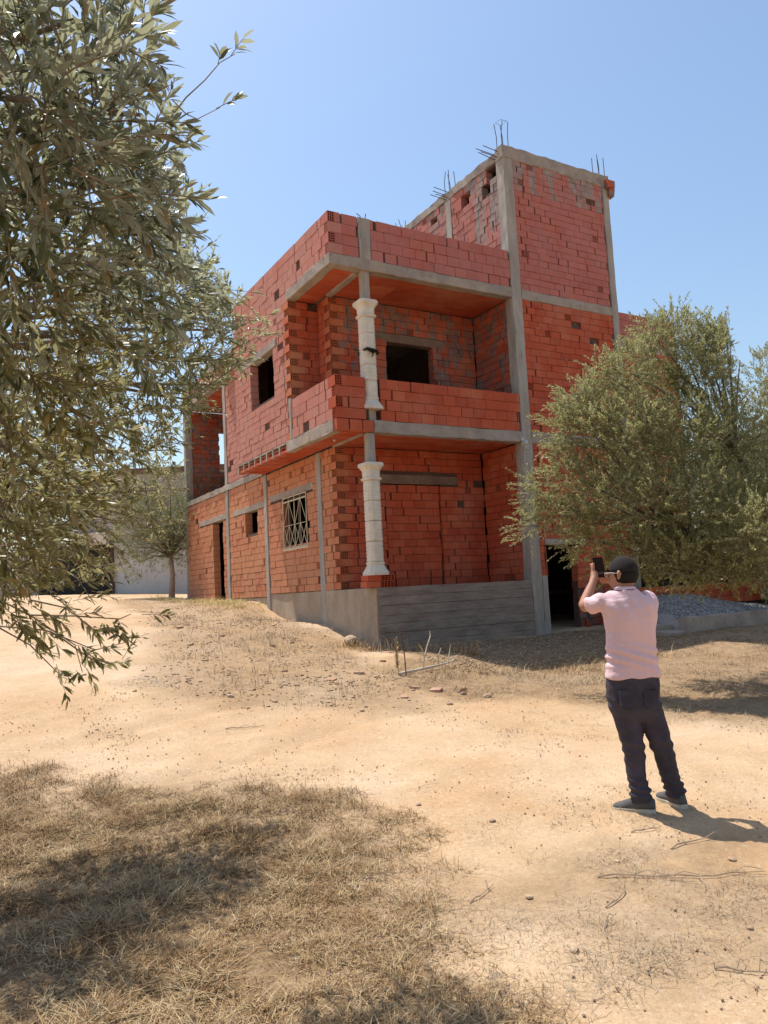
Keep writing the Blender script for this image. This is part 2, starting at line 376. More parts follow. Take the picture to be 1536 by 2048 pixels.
# ground storey, left (street) side
win_low = (2.95, 4.30, 2.69, 3.90); win_small = (6.02, 6.90, 3.26, 3.84); door_l = (8.77, 9.68, 1.40, 3.86)
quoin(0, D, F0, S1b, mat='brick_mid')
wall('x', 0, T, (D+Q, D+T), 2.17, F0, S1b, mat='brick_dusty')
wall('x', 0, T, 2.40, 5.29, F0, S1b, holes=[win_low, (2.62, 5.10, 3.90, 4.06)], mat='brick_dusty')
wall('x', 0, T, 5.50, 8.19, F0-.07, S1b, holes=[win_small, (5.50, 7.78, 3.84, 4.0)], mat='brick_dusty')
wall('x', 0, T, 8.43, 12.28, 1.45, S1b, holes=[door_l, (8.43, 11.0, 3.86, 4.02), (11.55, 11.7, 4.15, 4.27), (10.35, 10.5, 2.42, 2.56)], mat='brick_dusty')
# porch, ground storey
infill = (1.16, 2.58, F0, 3.88)
wall('y', D, T, (T, Q), W, F0, S1b, holes=[infill, (.95, 3.07, 3.88, 4.08)], ends=.04)
wall('y', D+.035, T-.05, 1.18, 2.56, F0, 3.86, hc=.17, ends=.03, jog=.008)
wall('x', W, T, .26, D, F0, S1b, ends=.01)
# upper storey, left side
win_up = (2.95, 4.37, 6.02, 7.08)
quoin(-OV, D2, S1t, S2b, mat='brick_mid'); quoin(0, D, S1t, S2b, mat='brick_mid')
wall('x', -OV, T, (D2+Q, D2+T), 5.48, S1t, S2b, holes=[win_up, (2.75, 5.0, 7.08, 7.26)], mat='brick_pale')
wall('y', D2, T, (-OV+T, -OV+Q), T, S1t, S2b)
wall('x', 0, T, (D+Q, D+T), D2, S1t, S2b)
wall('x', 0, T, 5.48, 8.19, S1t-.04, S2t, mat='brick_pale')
wall('y', 5.28, T, -OV+T, 0, S1t, S2b, brick=False)
# upper porch
wall('y', D, T, (T, Q), W, S1t, S2b, holes=[(1.39, 2.60, S1t, 7.02), (1.0, 2.95, 7.02, 7.2)], mat='brick_smear', core='mortar_grey', ends=.03)
wall('x', W, T, .26, D, S1t, S2b, mat='brick_smear', core='mortar_grey')
# tower
TW0, TW1 = W+.25, 6.84
wall('y', 0.0, T, W+.42, TW1, .45, S1b, holes=[(4.23, 5.10, .45, 2.40), (4.21, 5.4, 2.40, 2.54), (W+.42, 4.23, .45, 1.75), (5.1, 6.84, .45, 1.6)], ends=.04, mat='brick')
wall('y', 0.0, T, TW0, W+.42, 1.75, S1b)
wall('y', 0.012, T, 5.1, TW1, .45, 1.6, mat='brick_smear', ends=0)
wall('y', 0.0, T, TW0, TW1, S1t, S2b, ends=.04)
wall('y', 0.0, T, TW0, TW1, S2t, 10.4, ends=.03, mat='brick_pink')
wall('y', 0.0, T, TW0, TW1, 10.4, 11.12, ends=.02, mat='brick_runs')
H3 = [(2.66, 2.93, 10.72, 11.02), (1.32, 1.62, 10.68, 11.03), (.27, .62, 10.74, 11.08), (.50, .82, 10.55, 10.80)]
wall('x', W, T, .26, 2.04, S2t, 11.12, holes=H3[1:], mat='brick_runs', jog=.006)
wall('x', W, T, 2.28, 4.4, S2t, 11.12, holes=H3[:1], mat='brick_runs', jog=.006)
# roof parapets (bricks laid on edge, 20 cm high)
TP = .15
def quoin2(cx, cy, z0, z1):
    n = max(1, round((z1-z0)/.208)); h = (z1-z0)/n
    for k in range(n):
        zc = z0+(k+.5)*h
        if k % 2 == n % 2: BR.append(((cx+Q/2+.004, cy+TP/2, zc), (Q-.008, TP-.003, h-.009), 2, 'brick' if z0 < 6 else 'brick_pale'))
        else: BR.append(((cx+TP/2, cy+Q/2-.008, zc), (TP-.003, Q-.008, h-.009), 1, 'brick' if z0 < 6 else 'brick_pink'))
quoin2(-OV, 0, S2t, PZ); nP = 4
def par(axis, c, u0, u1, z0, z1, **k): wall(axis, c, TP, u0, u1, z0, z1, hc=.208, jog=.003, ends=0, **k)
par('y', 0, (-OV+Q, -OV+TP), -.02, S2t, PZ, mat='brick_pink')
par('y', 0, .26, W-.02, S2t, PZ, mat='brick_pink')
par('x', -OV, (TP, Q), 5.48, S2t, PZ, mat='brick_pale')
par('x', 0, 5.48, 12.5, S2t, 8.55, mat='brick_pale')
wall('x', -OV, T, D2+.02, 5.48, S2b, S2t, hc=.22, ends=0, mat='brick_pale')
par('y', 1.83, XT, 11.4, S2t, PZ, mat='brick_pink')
wall('y', 1.83, T, XT, 11.4, .4, S2b)
# balcony parapet
quoin2(-OV, 0, S1t, BP)
par('y', 0, (-OV+Q, -OV+TP), -.03, S1t, BP); par('y', 0, .30, W-.01, S1t, BP)
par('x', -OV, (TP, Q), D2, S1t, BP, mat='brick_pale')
BR.append(((.30+TP/2, .12, S1t+.52), (TP, .22, .19), 1, 'brick')); BR.append(((.31+TP/2, .12, S1t+.11), (TP, .22, .19), 1, 'brick'))
# brick strip in the slab edge under the balcony corner, piers under the porch columns
for x0_, x1_ in ((-OV, -.42), (-.40, -.13), (-.12, .12)): BR.append((((x0_+x1_)/2, .06, (S1b+S1t)/2), (x1_-x0_-.01, .12, .215), 0, 'brick'))
for dx in (-.25, .05):
    for k, zc in enumerate((F0+.058, F0+.175)): BR.append(((.055+dx+.145+(.02 if k else 0), .14, zc), (.285, .26, .108), 1 if dx > 0 else 0, 'brick'))
# north-west loggia: end wall with an opening, inner wall
wall('y', 12.3, T, .22, 3.4, S1t, S2b, holes=[(1.16, 2.3, 5.88, 7.2)], mat='brick_smear', core='mortar_grey')
wall('y', 8.42, .12, .2, 3.4, S1t, S2b, brick=False)
# broken-out brick ends round the cantilever (hollow slab blocks showing their mouths)
HB = []
for k in range(8):
    y = 5.32-.37*k; HB.append(y)
# ---- unit meshes for the bricks
def unit_box(seed):
    r = random.Random(seed); V = [(x, y, z) for z in (-.5, .5) for (x, y) in ((-.5, -.5), (.5, -.5), (.5, .5), (-.5, .5))]
    V = [tuple(c*(1-abs(r.gauss(0, .006))) for c in p) for p in V]
    return np.array(V), [(0,3,2,1),(4,5,6,7),(0,1,5,4),(1,2,6,5),(2,3,7,6),(3,0,4,7)]
def unit_holes(nx, nz, w=.13):
    """box whose -Y face is a grid of deep cells"""
    V = []; F = []; ex = [-.5]; ez = [-.5]
    cw = (1-w*.8*(nx+1)/nx*1.0)/nx; 
    wx = .15/nx; cx = (1-wx*(nx+1))/nx; wz = .16/nz; cz = (1-wz*(nz+1))/nz
    X_ = [-.5]; 
    for i in range(nx): X_ += [X_[-1]+wx, X_[-1]+wx+cx]
    X_.append(.5); Z_ = [-.5]
    for i in range(nz): Z_ += [Z_[-1]+wz, Z_[-1]+wz+cz]
    Z_.append(.5); nX, nZ = len(X_), len(Z_)
    idx = lambda i, k: k*nX+i
    for z in Z_:
        for x in X_: V.append((x, -.5, z))
    for k in range(nZ-1):
        for i in range(nX-1):
            q = (idx(i, k), idx(i+1, k), idx(i+1, k+1), idx(i, k+1))
            if i % 2 == 1 and k % 2 == 1:
                b = len(V); V += [(V[j][0], .46, V[j][2]) for j in q]
                for m in range(4): F.append((q[m], q[(m+1) % 4], b+(m+1) % 4, b+m))
                F.append((b, b+1, b+2, b+3))
            else: F.append(q)
    b = len(V); V += [(-.5, -.5, -.5), (.5, -.5, -.5), (.5, .5, -.5), (-.5, .5, -.5), (-.5, -.5, .5), (.5, -.5, .5), (.5, .5, .5), (-.5, .5, .5)]
    F += [tuple(b+i for i in f) for f in ((0,3,2,1),(4,5,6,7),(1,2,6,5),(2,3,7,6),(3,0,4,7))]
    return np.array(V), F
UB = [unit_box(s) for s in range(6)]; UH = unit_holes(4, 3); UHu = unit_holes(3, 4)
RZ = {0: np.eye(3), 1: np.eye(3), 2: np.array([[0, 1, 0], [-1, 0, 0], [0, 0, 1.0]])}   # maps unit -Y face to -X
def brick_vf(b):
    c, s, kind, mat = b
    if kind == 0: V, F = random.choice(UB); V = V*np.array(s)
    else:
        tall = s[2] > .18; V, F = (UHu if tall else UH)
        if kind == 1: V = V*np.array(s)
        else: V = V*np.array((s[1], s[0], s[2])); V = np.stack([V[:, 1], -V[:, 0], V[:, 2]], -1)
    return V+np.array(c), F
def px_area(b):
    c, s, kind, mat = b; c = np.array(c); q = pix(c); d = q[2]
    if not (-20 < q[0] < 1556 and -20 < q[1] < 2068): return 0
    v = (c-CAM)/np.linalg.norm(c-CAM)
    return (s[1]*s[2]*abs(v[0])+s[0]*s[2]*abs(v[1]))*(FPX/d)**2
sizes = np.array([px_area(b) for b in BR])
vis = np.array([0 if (b[0][1] > 1.6 and b[0][0] > .25) or b[0][0] > 7.3 else 1 for b in BR])
order = np.argsort(-sizes*vis); SEP = set(order[:300].tolist())
brick_me = {}
def brick_shared(kind, mat, var, tall):
    key = (kind > 0, mat, var, tall)
    if key not in brick_me:
        V, F = (UB[var] if kind == 0 else (UHu if tall else UH))
        m_ = bpy.data.meshes.new('brick'); m_.from_pydata([tuple(v) for v in V], [], F); m_.materials.append(M[mat]); m_.update(); brick_me[key] = m_
    return brick_me[key]
stuffV = {}; 
for i, b in enumerate(BR):
    c, s, kind, mat = b
    if i in SEP:
        o = bpy.data.objects.new('brick', brick_shared(kind, mat, random.randrange(6) if kind == 0 else 0, s[2] > .18)); link(o, house)
        o.location = c
        if kind == 2: o.rotation_euler = (0, 0, -math.pi/2); o.scale = (s[1], s[0], s[2])
        else: o.scale = s
        continue
    V_, F_ = brick_vf(b); L_ = stuffV.setdefault(mat, ([], [], [0])); n0 = L_[2][0]
    L_[0].append(V_); L_[1].extend(tuple(j+n0 for j in f) for f in F_); L_[2][0] = n0+len(V_)
Vs = []; Fs = []; Mi = []; n0 = 0; mats = []
for k, (mat, L_) in enumerate(stuffV.items()):
    mats.append(M[mat]); Vs.append(np.concatenate(L_[0])); Fs += [tuple(j+n0 for j in f) for f in L_[1]]; Mi += [k]*len(L_[1]); n0 += L_[2][0]
me = bpy.data.meshes.new('brickwork'); me.from_pydata(np.concatenate(Vs).tolist(), [], Fs)
for m_ in mats: me.materials.append(m_)
me.polygons.foreach_set('material_index', np.array(Mi, np.int32)); me.update()
bw = bpy.data.objects.new('brickwork', me); link(bw, house); bw['kind'] = 'stuff'
CORE['mortar'].build('mortar_joints', M['mortar'], house, kind='stuff'); CORE['mortar_grey'].build('mortar_joints', M['mortar_grey'], house, kind='stuff')

# ---- concrete frame
def part(name, mat, *boxes, rough=True, **k):
    m_ = MB()
    for b in boxes: (m_.rough if rough else m_.box)(*b, **k)
    return m_.build(name, mat, house)
cv = M['conc_v']; cc = M['conc']
part('column', cv, (-.018, 2.17, .55, .20, 2.395, S1b)); part('column', cv, (-.018, 5.30, 1.2, .20, 5.49, S1b))
part('column', cv, (-.02, 8.20, 1.4, .21, 8.42, S2b)); part('column', cv, (-.015, 12.285, 1.5, .22, 12.5, S1b))
part('column', cv, (-.012, 12.28, 4.80, .22, 12.5, S2b))
part('column', cv, (W-.012, -.015, .3, W+.25, .255, 11.1), j=.007); part('column', cv, (W+.26, -.012, .3, W+.42, .2, 1.75))
part('column', cv, (6.85, -.015, .3, XT+.01, .25, 11.1), j=.007)
part('column', cv, (W-.012, 2.05, S2t, W+.22, 2.275, 11.1)); part('column', cv, (W-.01, 4.405, S2t, W+.22, 4.6, 11.1))
part('parapet_post', cv, (-.012, -.012, S2t, .25, .165, PZ-.01), j=.01); part('parapet_post', cv, (-OV-.01, D2+.01, S1t, -OV+.16, D2+.14, BP+.04))
# slab edges / ring beams
part('slab_edge', cc, (-OV-.012, -.012, S2b, W-.02, .20, S2t), j=.009)
part('slab_edge', cc, (-OV-.012, .205, S2b, -OV+.2, D2+.02, S2t), j=.009)
part('ring_beam', cc, (W+.26, -.012, S2b, 6.845, .20, S2t), j=.008); part('ring_beam', cc, (W+.26, -.012, S1b, 6.845, .20, S1t), j=.008)
part('slab_edge', cc, (.13, -.014, S1b+.0, W-.02, .18, S1t), j=.010)
part('slab_edge', cc, (-OV-.012, .13, S1b, -OV+.15, 2.36, S1t), j=.012)
part('ring_beam', cc, (-.03, 5.50, 4.63, .21, 12.5, 4.80), j=.01)
part('ring_beam', cc, (W-.02, 0.0, 11.13, W+.22, 4.6, TT-.06), j=.02, step=.16)
part('ring_beam', cc, (W-.03, -.02, 11.10, XT+.02, .22, TT), j=.016, step=.14)
part('slab_edge', cc, (-.02, 8.43, S2b, .21, 12.5, S2t), j=.008)
part('ring_beam', cc, (XT+.02, 1.82, S2b, 11.4, 2.03, S2t))
# parapet brick kicked out at the top of the tower's right column
part('brick', M['brick_smear'], (6.9, -.14, 11.05, 7.16, .05, 11.27), rough=False, j=.02)
part('brick', M['brick_smear'], (7.0, -.10, 10.86, 7.17, .06, 11.04), rough=False, j=.02)
# lintels and sills
for b in ((-.006, 2.62, 3.90, .19, 5.10, 4.06), (-.006, 5.51, 3.84, .19, 7.78, 4.0), (-.006, 8.44, 3.86, .19, 11.0, 4.02), (-OV-.006, 2.75, 7.08, -OV+.2, 5.0, 7.26),
          (.95, D-.008, 3.88, 3.07, D+.19, 4.08), (1.0, D-.008, 7.02, 2.95, D+.19, 7.2), (4.21, -.006, 2.40, 5.4, .19, 2.54)):
    part('lintel', M['lintel'] if b[1] > .5 and b[0] > .5 else cc, b)
part('window_sill', M['cast'], (-.035, 2.9, 2.645, .15, 4.36, 2.685))
part('doorstep', cc, (-.12, 8.75, 1.36, .2, 9.7, 1.50)); part('doorstep', cc, (4.2, -.12, .36, 5.12, .2, .47))
# plinth and board-marked foundation
m_ = MB(); m_.rough(.015, 2.40, .4, .2, 5.29, F0-.005, j=.012); m_.rough(.02, 5.49, .9, .2, 8.2, F0-.08, j=.012)
m_.build('plinth', M['board_v'], house)
fnd = MB(); zz = .1; random.seed(21)
hs = [.20, .17, .155, .19, .165, .15, .19, .175, .17]; zz = F0-sum(hs)
for k, h_ in enumerate(hs):
    p_ = random.uniform(-.009, .007) if k < 8 else .0
    fnd.rough(.014, -.0-p_, zz, W-.02, D+.2, zz+h_-.004, step=.35, j=.0035, bev=.0045); zz += h_
fo = fnd.build('foundation_wall', M['board'], house)
lf = MB(); lf.rough(-.01, .014, .2, .1, 2.16, F0-.004, j=.004); lf.build('foundation_wall', M['board_v'], house)
part('terrace_slab', cc, (.08, .12, F0-.05, W, D, F0-.004), rough=False)
# slabs, roof, hidden walls so rooms are dark
part('floor_slab', cc, (.2, 1.67, S1b+.02, XT-.2, 12.3, S1t-.01), (0.0, .15, S1b+.07, W, 1.67, S1t-.01), (-OV+.15, .15, S1b+.07, 0.0, 5.28, S1t-.01), (.2, 12.3, S1b+.02, 3.4, 12.48, S1t-.01), rough=False)
part('roof_slab', cc, (-OV+.15, .2, S2b+.05, W, 8.2, S2t-.01), (0.2, 8.2, S2b+.05, 3.4, 12.48, S2t-.01), (W+.25, .2, S2b+.05, XT-.2, 8.2, S2t-.01), (XT-.2, 2.0, S2b+.05, 11.3, 8.2, S2t-.012), rough=False)
part('tower_roof', cc, (W+.22, .2, 11.15, XT-.05, 4.6, 11.3), rough=False)
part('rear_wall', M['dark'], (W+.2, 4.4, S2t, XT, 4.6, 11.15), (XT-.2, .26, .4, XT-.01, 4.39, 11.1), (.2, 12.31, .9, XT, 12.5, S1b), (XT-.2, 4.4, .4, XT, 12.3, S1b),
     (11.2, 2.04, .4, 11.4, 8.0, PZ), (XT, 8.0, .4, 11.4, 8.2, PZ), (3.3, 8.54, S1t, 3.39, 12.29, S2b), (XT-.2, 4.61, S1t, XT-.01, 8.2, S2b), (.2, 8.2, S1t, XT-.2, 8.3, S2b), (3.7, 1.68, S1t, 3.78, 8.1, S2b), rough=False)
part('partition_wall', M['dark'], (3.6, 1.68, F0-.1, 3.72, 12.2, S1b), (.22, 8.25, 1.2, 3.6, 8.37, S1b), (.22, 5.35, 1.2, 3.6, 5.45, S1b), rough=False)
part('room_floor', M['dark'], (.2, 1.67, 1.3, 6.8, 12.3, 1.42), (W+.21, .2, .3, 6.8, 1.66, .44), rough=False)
# soffits of clay ceiling blocks
def soffit(z, rects):
    m_ = MB()
    for (x0, y0, x1, y1) in rects:
        nx, ny = max(1, round((x1-x0)/.55)), max(1, round((y1-y0)/.2)); dx, dy = (x1-x0)/nx, (y1-y0)/ny
        for i in range(nx):
            for k in range(ny):
                zj = random.gauss(0, .0035); m_.box(x0+i*dx+.004, y0+k*dy+.003, z+zj, x0+(i+1)*dx-.004, y0+(k+1)*dy-.003, z+.06)
    o = m_.build('ceiling_block', M['soffit'], house); o['kind'] = 'stuff'
soffit(S1b+.012, [(.03, .18, W-.01, D-.01), (-OV+.15, .15, -.06, 5.27), (-OV+.0, 2.37, -OV+.145, 5.27)])
soffit(S2b+.012, [(.10, .21, W-.01, D-.01), (-OV+.2, .21, -.05, D2-.01), (.22, 8.45, 3.3, 12.27)])
part('ceiling_beam', cc, (-.05, .21, S2b-.025, .09, D-.01, S2b+.06)); part('ceiling_beam', cc, (-.055, .18, S1b-.02, .025, D-.01, S1b+.06))
# open mouths of the hollow slab blocks along the cantilever
for k in range(8):
    y1 = 5.44-.375*k; y0 = y1-.375
    MB().rough(-OV-.005, y1-.07, S1b+.005, -OV+.14, y1-.005, S1t-.03, j=.004, bev=.004).build('slab_rib', cc, house)
    V_, F_ = unit_holes(1, 1) if k % 2 else unit_holes(2, 1); V_ = V_*np.array((.28, .14, .14)); V_ = np.stack([V_[:, 1], -V_[:, 0], V_[:, 2]], -1)+np.array((-OV+.095, y0+.16, S1b+.085))
    MB().add(V_, F_).build('hollow_block', M['brick'], house)
part('ring_beam', cc, (-OV-.002, 2.37, S1t-.045, -OV+.16, 5.46, S1t-.002), j=.006)
# ---- porch columns with cast-stone shells
def porch_column(cx, cy, z0, z1, drums, post):
    part('column_core', M['conc_v'], (cx-.08, cy-.08, post[0], cx+.08, cy+.08, post[1]), j=.003)
    def ring(z, h, ch=.06):
        return [(cx+sx*(h-a_), cy+sy*(h-b_), z) for sx, sy, a_, b_ in ((-1,-1,ch,0),(1,-1,ch,0),(1,-1,0,ch),(1,1,0,ch),(1,1,ch,0),(-1,1,ch,0),(-1,1,0,ch),(-1,-1,0,ch))]
    hc_, hb_ = .34, .25
    cap = MB().loft([ring(z1-hc_, .15, .05), ring(z1-hc_+.025, .168, .05), ring(z1-hc_+.045, .168, .05), ring(z1-hc_+.06, .140, .05), ring(z1-.15, .146, .05), ring(z1-.09, .182, .05), ring(z1-.065, .202, .05), ring(z1-.015, .202, .05), ring(z1, .19, .05)])
    cap.build('column_capital', M['cast'], house)
    bse = MB().loft([ring(z0, .205), ring(z0+.06, .205), ring(z0+.09, .185), ring(z0+.15, .16), ring(z0+.19, .142), ring(z0+.22, .155), ring(z0+hb_, .146)])
    bse.build('column_base', M['cast'], house)
    za, zb = z0+hb_, z1-hc_; h_ = (zb-za)/drums
    for k in range(drums):
        a_, b_ = za+k*h_+.005, za+(k+1)*h_-.005; n_ = int((b_-a_)/.034); R_ = []
        for i in range(n_+1):
            z_ = a_+(b_-a_)*i/n_; e = .003 if i in (0, n_) else 0
            R_.append(ring(z_, (.139 if i % 2 else .1345)-e, (.048 if i % 2 else .055)))
        MB().loft(R_).build('column_drum', M['cast'], house)
porch_column(.075, .13, 1.90, 4.04, 4, (1.7, S1b)); porch_column(.135, .13, 5.08, 7.25, 5, (S1t, S2b))
# ---- grille window
def grille():
    m_ = MB(); y0, y1, z0, z1 = 2.97, 4.28, 2.70, 3.88; x = -.012; w_ = .008
    bar = lambda a_, b_, r_=w_: m_.tube([(x, a_[0], a_[1]), (x, b_[0], b_[1])], r_, 5)
    for a_, b_ in (((y0, z0), (y1, z0)), ((y1, z0), (y1, z1)), ((y1, z1), (y0, z1)), ((y0, z1), (y0, z0))): bar(a_, b_, .014)
    q = [y0+(y1-y0)*k/4 for k in range(5)]; zm = z0+.52
    for k in (1, 2, 3): bar((q[k], z0), (q[k], z1), .006 if k != 2 else .011)
    bar((y0, zm), (y1, zm)); bar((y0, z1-.10), (y1, z1-.10), .02)
    for k in (0, 2):
        bar((q[k], zm), (q[k+1], z1-.1)); bar((q[k+2], zm), (q[k+1], z1-.1)); bar((q[k], z0), (q[k+1], zm)); bar((q[k+2], z0), (q[k+1], zm))
        bar((q[k], zm), (q[k+1], z0)); bar((q[k+2], zm), (q[k+1], z0))
    return m_.build('window_grille', M['iron'], house)
grille()
fr = MB(); 
for b in ((.09, 2.97, 2.7, .13, 3.03, 3.88), (.09, 4.22, 2.7, .13, 4.28, 3.88), (.09, 3.03, 2.7, .13, 4.22, 2.76), (.09, 3.03, 3.82, .13, 4.22, 3.88), (.095, 3.58, 2.76, .125, 3.66, 3.82)): fr.box(*b)
fr.build('window_frame', plain('brown_wood', (.10, .05, .035), .6), house)
# ---- reinforcement bars
def rebars(cx, cy, z, h, n=4, s=.09, tie=False, name='rebar'):
    for i in range(n):
        ox, oy = ((-s, -s), (s, -s), (s, s), (-s, s))[i]; hh = h*random.uniform(.9, 1.05)
        MB().tube([(cx+ox, cy+oy, z), (cx+ox+random.gauss(0, .012), cy+oy, z+hh*.5), (cx+ox+random.gauss(0, .03), cy+oy+random.gauss(0, .02), z+hh)], .009, 5).build('rebar', M['rebar'], house)
    if tie: MB().tube([(cx-s, cy-s, z+h*.93), (cx+s, cy-s, z+h*.95), (cx+s, cy+s, z+h*.93), (cx-s, cy+s, z+h*.95), (cx-s, cy-s, z+h*.93)], .005, 4).build('rebar_stirrup', M['rebar'], house)
rebars(W+.12, .12, TT-.05, .72, tie=True); rebars(6.93, .13, TT-.05, .62); rebars(W+.1, 2.16, TT-.1, .62)
rebars(.13, .1, PZ-.03, .13, s=.07); rebars(W+.1, 4.5, TT-.1, .35); rebars(1.5, 1.6, S2t, 1.25, s=.08, n=4)
for yb, zb in ((.2, 11.22), (2.16, 11.22)):
    for i, (dy, dz) in enumerate(((-.06, -.06), (.07, -.05), (.07, .07), (-.06, .08))):
        L_ = random.uniform(.36, .5); MB().tube([(W, yb+dy, zb+dz), (W-L_, yb+dy+random.gauss(0, .03), zb+dz+random.uniform(0, .05))], .009, 5).build('rebar', M['rebar'], house)
# mortar lump at the slab joint, mortar spilled down
for c_, r_ in (((W+.02, -.03, 4.60), .07), ((W+.08, -.03, 4.52), .055), ((W-.03, -.02, 4.68), .05), ((-OV+.35, .8, 4.6), .03)):
    bm = bmesh.new(); bmesh.ops.create_icosphere(bm, subdivisions=2, radius=r_)
    for v in bm.verts: v.co = v.co*random.uniform(.75, 1.25)+Vector(c_)
    me = bpy.data.meshes.new('mortar_lump'); bm.to_mesh(me); bm.free(); me.materials.append(plain('pale_mortar', (.5, .48, .45))); o = bpy.data.objects.new('mortar_lump', me); link(o, house)
dab = MB(); random.seed(5)
def dabs(n, axis, c, u0, u1, z0, z1, s0=.015, s1=.035, avoid=()):
    for _ in range(n):
        u = random.uniform(u0, u1); z = z0+round(random.uniform(0, z1-z0)/.158)*.158+random.gauss(0, .012); L_ = random.uniform(s0, s1)*1.5; h_ = random.uniform(.16, .4)*L_
        if any(o[0]-.08 < u < o[1]+.08 and o[2]-.08 < z < o[3]+.08 for o in avoid): continue
        k_ = 7; ring_ = []
        for i in range(k_):
            a_ = 6.283*i/k_; r_ = random.uniform(.7, 1.2); ring_.append((math.cos(a_)*L_*r_, math.sin(a_)*h_*r_-(.3*h_ if math.sin(a_) < 0 else 0)))
        P_ = lambda q, d: (c-d, u+q[0], z+q[1]) if axis == 'x' else (u+q[0], c-d, z+q[1])
        V_ = [P_(q, -.004) for q in ring_]+[P_((q[0]*.6, q[1]*.6), .010) for q in ring_]
        dab.add(V_, [(i, (i+1) % k_, k_+(i+1) % k_, k_+i) for i in range(k_)]+[tuple(range(k_, 2*k_))])
dabs(70, 'y', 0, TW0, TW1, S1t, 11); dabs(34, 'y', D, .3, 3.7, F0, S1b, avoid=[infill, (.9, 3.1, 3.85, 4.1)]); dabs(30, 'y', D, .3, 3.7, S1t, S2b, avoid=[(1.0, 2.95, S1t, 7.2)]); dabs(80, 'x', 0, 2.4, 12, F0, S1b, avoid=[win_low, win_small, door_l, (2.6, 12, 3.8, 4.1)]); dabs(40, 'x', -OV, 2.1, 5.4, S1t, 8.8, avoid=[(2.7, 5.1, 6.0, 7.3)]); dabs(20, 'x', W, .3, 4.3, 8.9, 10.4); dabs(14, 'y', 0, .3, 3.7, S2t, 8.8); dabs(10, 'x', W, .3, 1.4, F0, S2b)
dab.build('mortar_dabs', plain('pinkish_mortar', (.33, .23, .18), var=.35, scale=9), house, kind='stuff')
# black rag tied round the upper column
rg = MB(); cx, cy, zz = .135, .13, 6.22
rg.tube([(cx-.16, cy-.10, zz+.01), (cx-.10, cy-.18, zz+.03), (cx, cy-.19, zz-.01), (cx+.10, cy-.18, zz+.0), (cx+.17, cy-.12, zz-.02), (cx+.18, cy+.1, zz), (cx+.1, cy+.18, zz), (cx-.1, cy+.18, zz), (cx-.17, cy+.05, zz)], [.012, .03, .045, .03, .018, .02, .02, .02, .014], 7)
rg.tube([(cx-.02, cy-.19, zz), (cx+.0, cy-.215, zz-.08), (cx-.03, cy-.20, zz-.15)], [.025, .014, .006], 6)
tag(rg.build('rag', M['rag'], None, True), 'black rag knotted around the upper cream porch column', 'rag')

# ------------------------------------------------------------------ gravel bay beside the tower
gx0, gx1, gy0, gy1 = 4.75, 11.5, -2.62, -.35
bay = thing('gravel_bay', 'raised concrete kerb bay filled with grey gravel beside the tower door', 'kerb', (7, -1.5, .5))
MB().rough(gx0+.5, gy0, .3, gx1, gy0+.18, .80, j=.01).build('kerb', M['conc'], bay); MB().rough(gx0, gy0+.35, .3, gx0+.5, gy0+.7, .66, j=.01).build('step', M['conc'], bay)
MB().rough(gx0-.05, gy0-.02, .3, gx0+.49, gy0+.34, .56, j=.02).build('step', M['conc'], bay)
gxs = np.linspace(gx0+.52, gx1, 70); gys = np.linspace(gy0+.15, gy1, 34); GX, GY = np.meshgrid(gxs, gys)
GZ = .70+.46*np.exp(-((GX-6.9)/2.4)**2)*np.clip((GY-gy0)/1.6, 0, 1)**.8+.06*fbm(GX*2, GY*2)+.02*fbm(GX*13, GY*13)
ED = np.minimum(np.minimum(GX-gxs[0], gxs[-1]-GX), np.minimum(GY-gys[0], gys[-1]-GY)); GZ = np.where(ED < .01, .35, GZ)
i2 = (np.arange(33)[:, None]*70+np.arange(69)[None]).ravel()
gm = concrete_mat('grey_gravel', (.25, .24, .22), (.42, .40, .37), (.14, .14, .14)); 
me = mesh_np('gravel_heap', np.stack([GX.ravel(), GY.ravel(), GZ.ravel()], -1), np.stack([i2, i2+1, i2+71, i2+70], -1), gm, True)
gh = lobj('gravel_heap', me, None); tag(gh, kind='stuff', label='heap of pale grey gravel inside the kerb bay', cat='gravel')
# brick row behind the gravel
bst = thing('brick_stack', 'low dark stack of hollow bricks standing behind the grey gravel heap', 'bricks', (7.5, -.3, .9))
for k in range(3):
    for i in range(18):
        o = bpy.data.objects.new('brick', brick_shared(0, 'brick', random.randrange(6), False)); link(o, bst); o.location = (6.1+i*.305+(k % 2)*.1-7.5, random.gauss(0, .012)-.2, k*.16+.08); o.scale = (.295, .2, .152)
MB().box(6.1, -.42, .35, 11.6, -.34, .9).build('brick_base', M['mortar'], bst)

# ------------------------------------------------------------------ stones, fragments, twigs
def rock_mesh(name, mat, seed, sub=2, flat=.6):
    r = random.Random(seed); bm = bmesh.new(); bmesh.ops.create_icosphere(bm, subdivisions=sub, radius=.5)
    ax = [Vector((r.gauss(0, 1), r.gauss(0, 1), r.gauss(0, 1))).normalized() for _ in range(7)]; cut = [r.uniform(.26, .42) for _ in ax]
    for v in bm.verts:
        for a_, c_ in zip(ax, cut):
            d = v.co.dot(a_)
            if d > c_: v.co -= a_*(d-c_)
        v.co.z *= flat
    me = bpy.data.meshes.new(name); bm.to_mesh(me); bm.free(); me.materials.append(mat); return me
t = NT('field_stone'); P = t.pos(); t.color(t.mix(t.rnd(), (.33, .22, .14), (.46, .33, .22))); t.bump(t.noise(P, 60, 5), .5, .01); stone_m = t.m
white_m = plain('white_chalk', (.78, .74, .68), .9, .1)
shard_m = M['brick']
rocks = [rock_mesh('stone', stone_m, s) for s in range(5)]
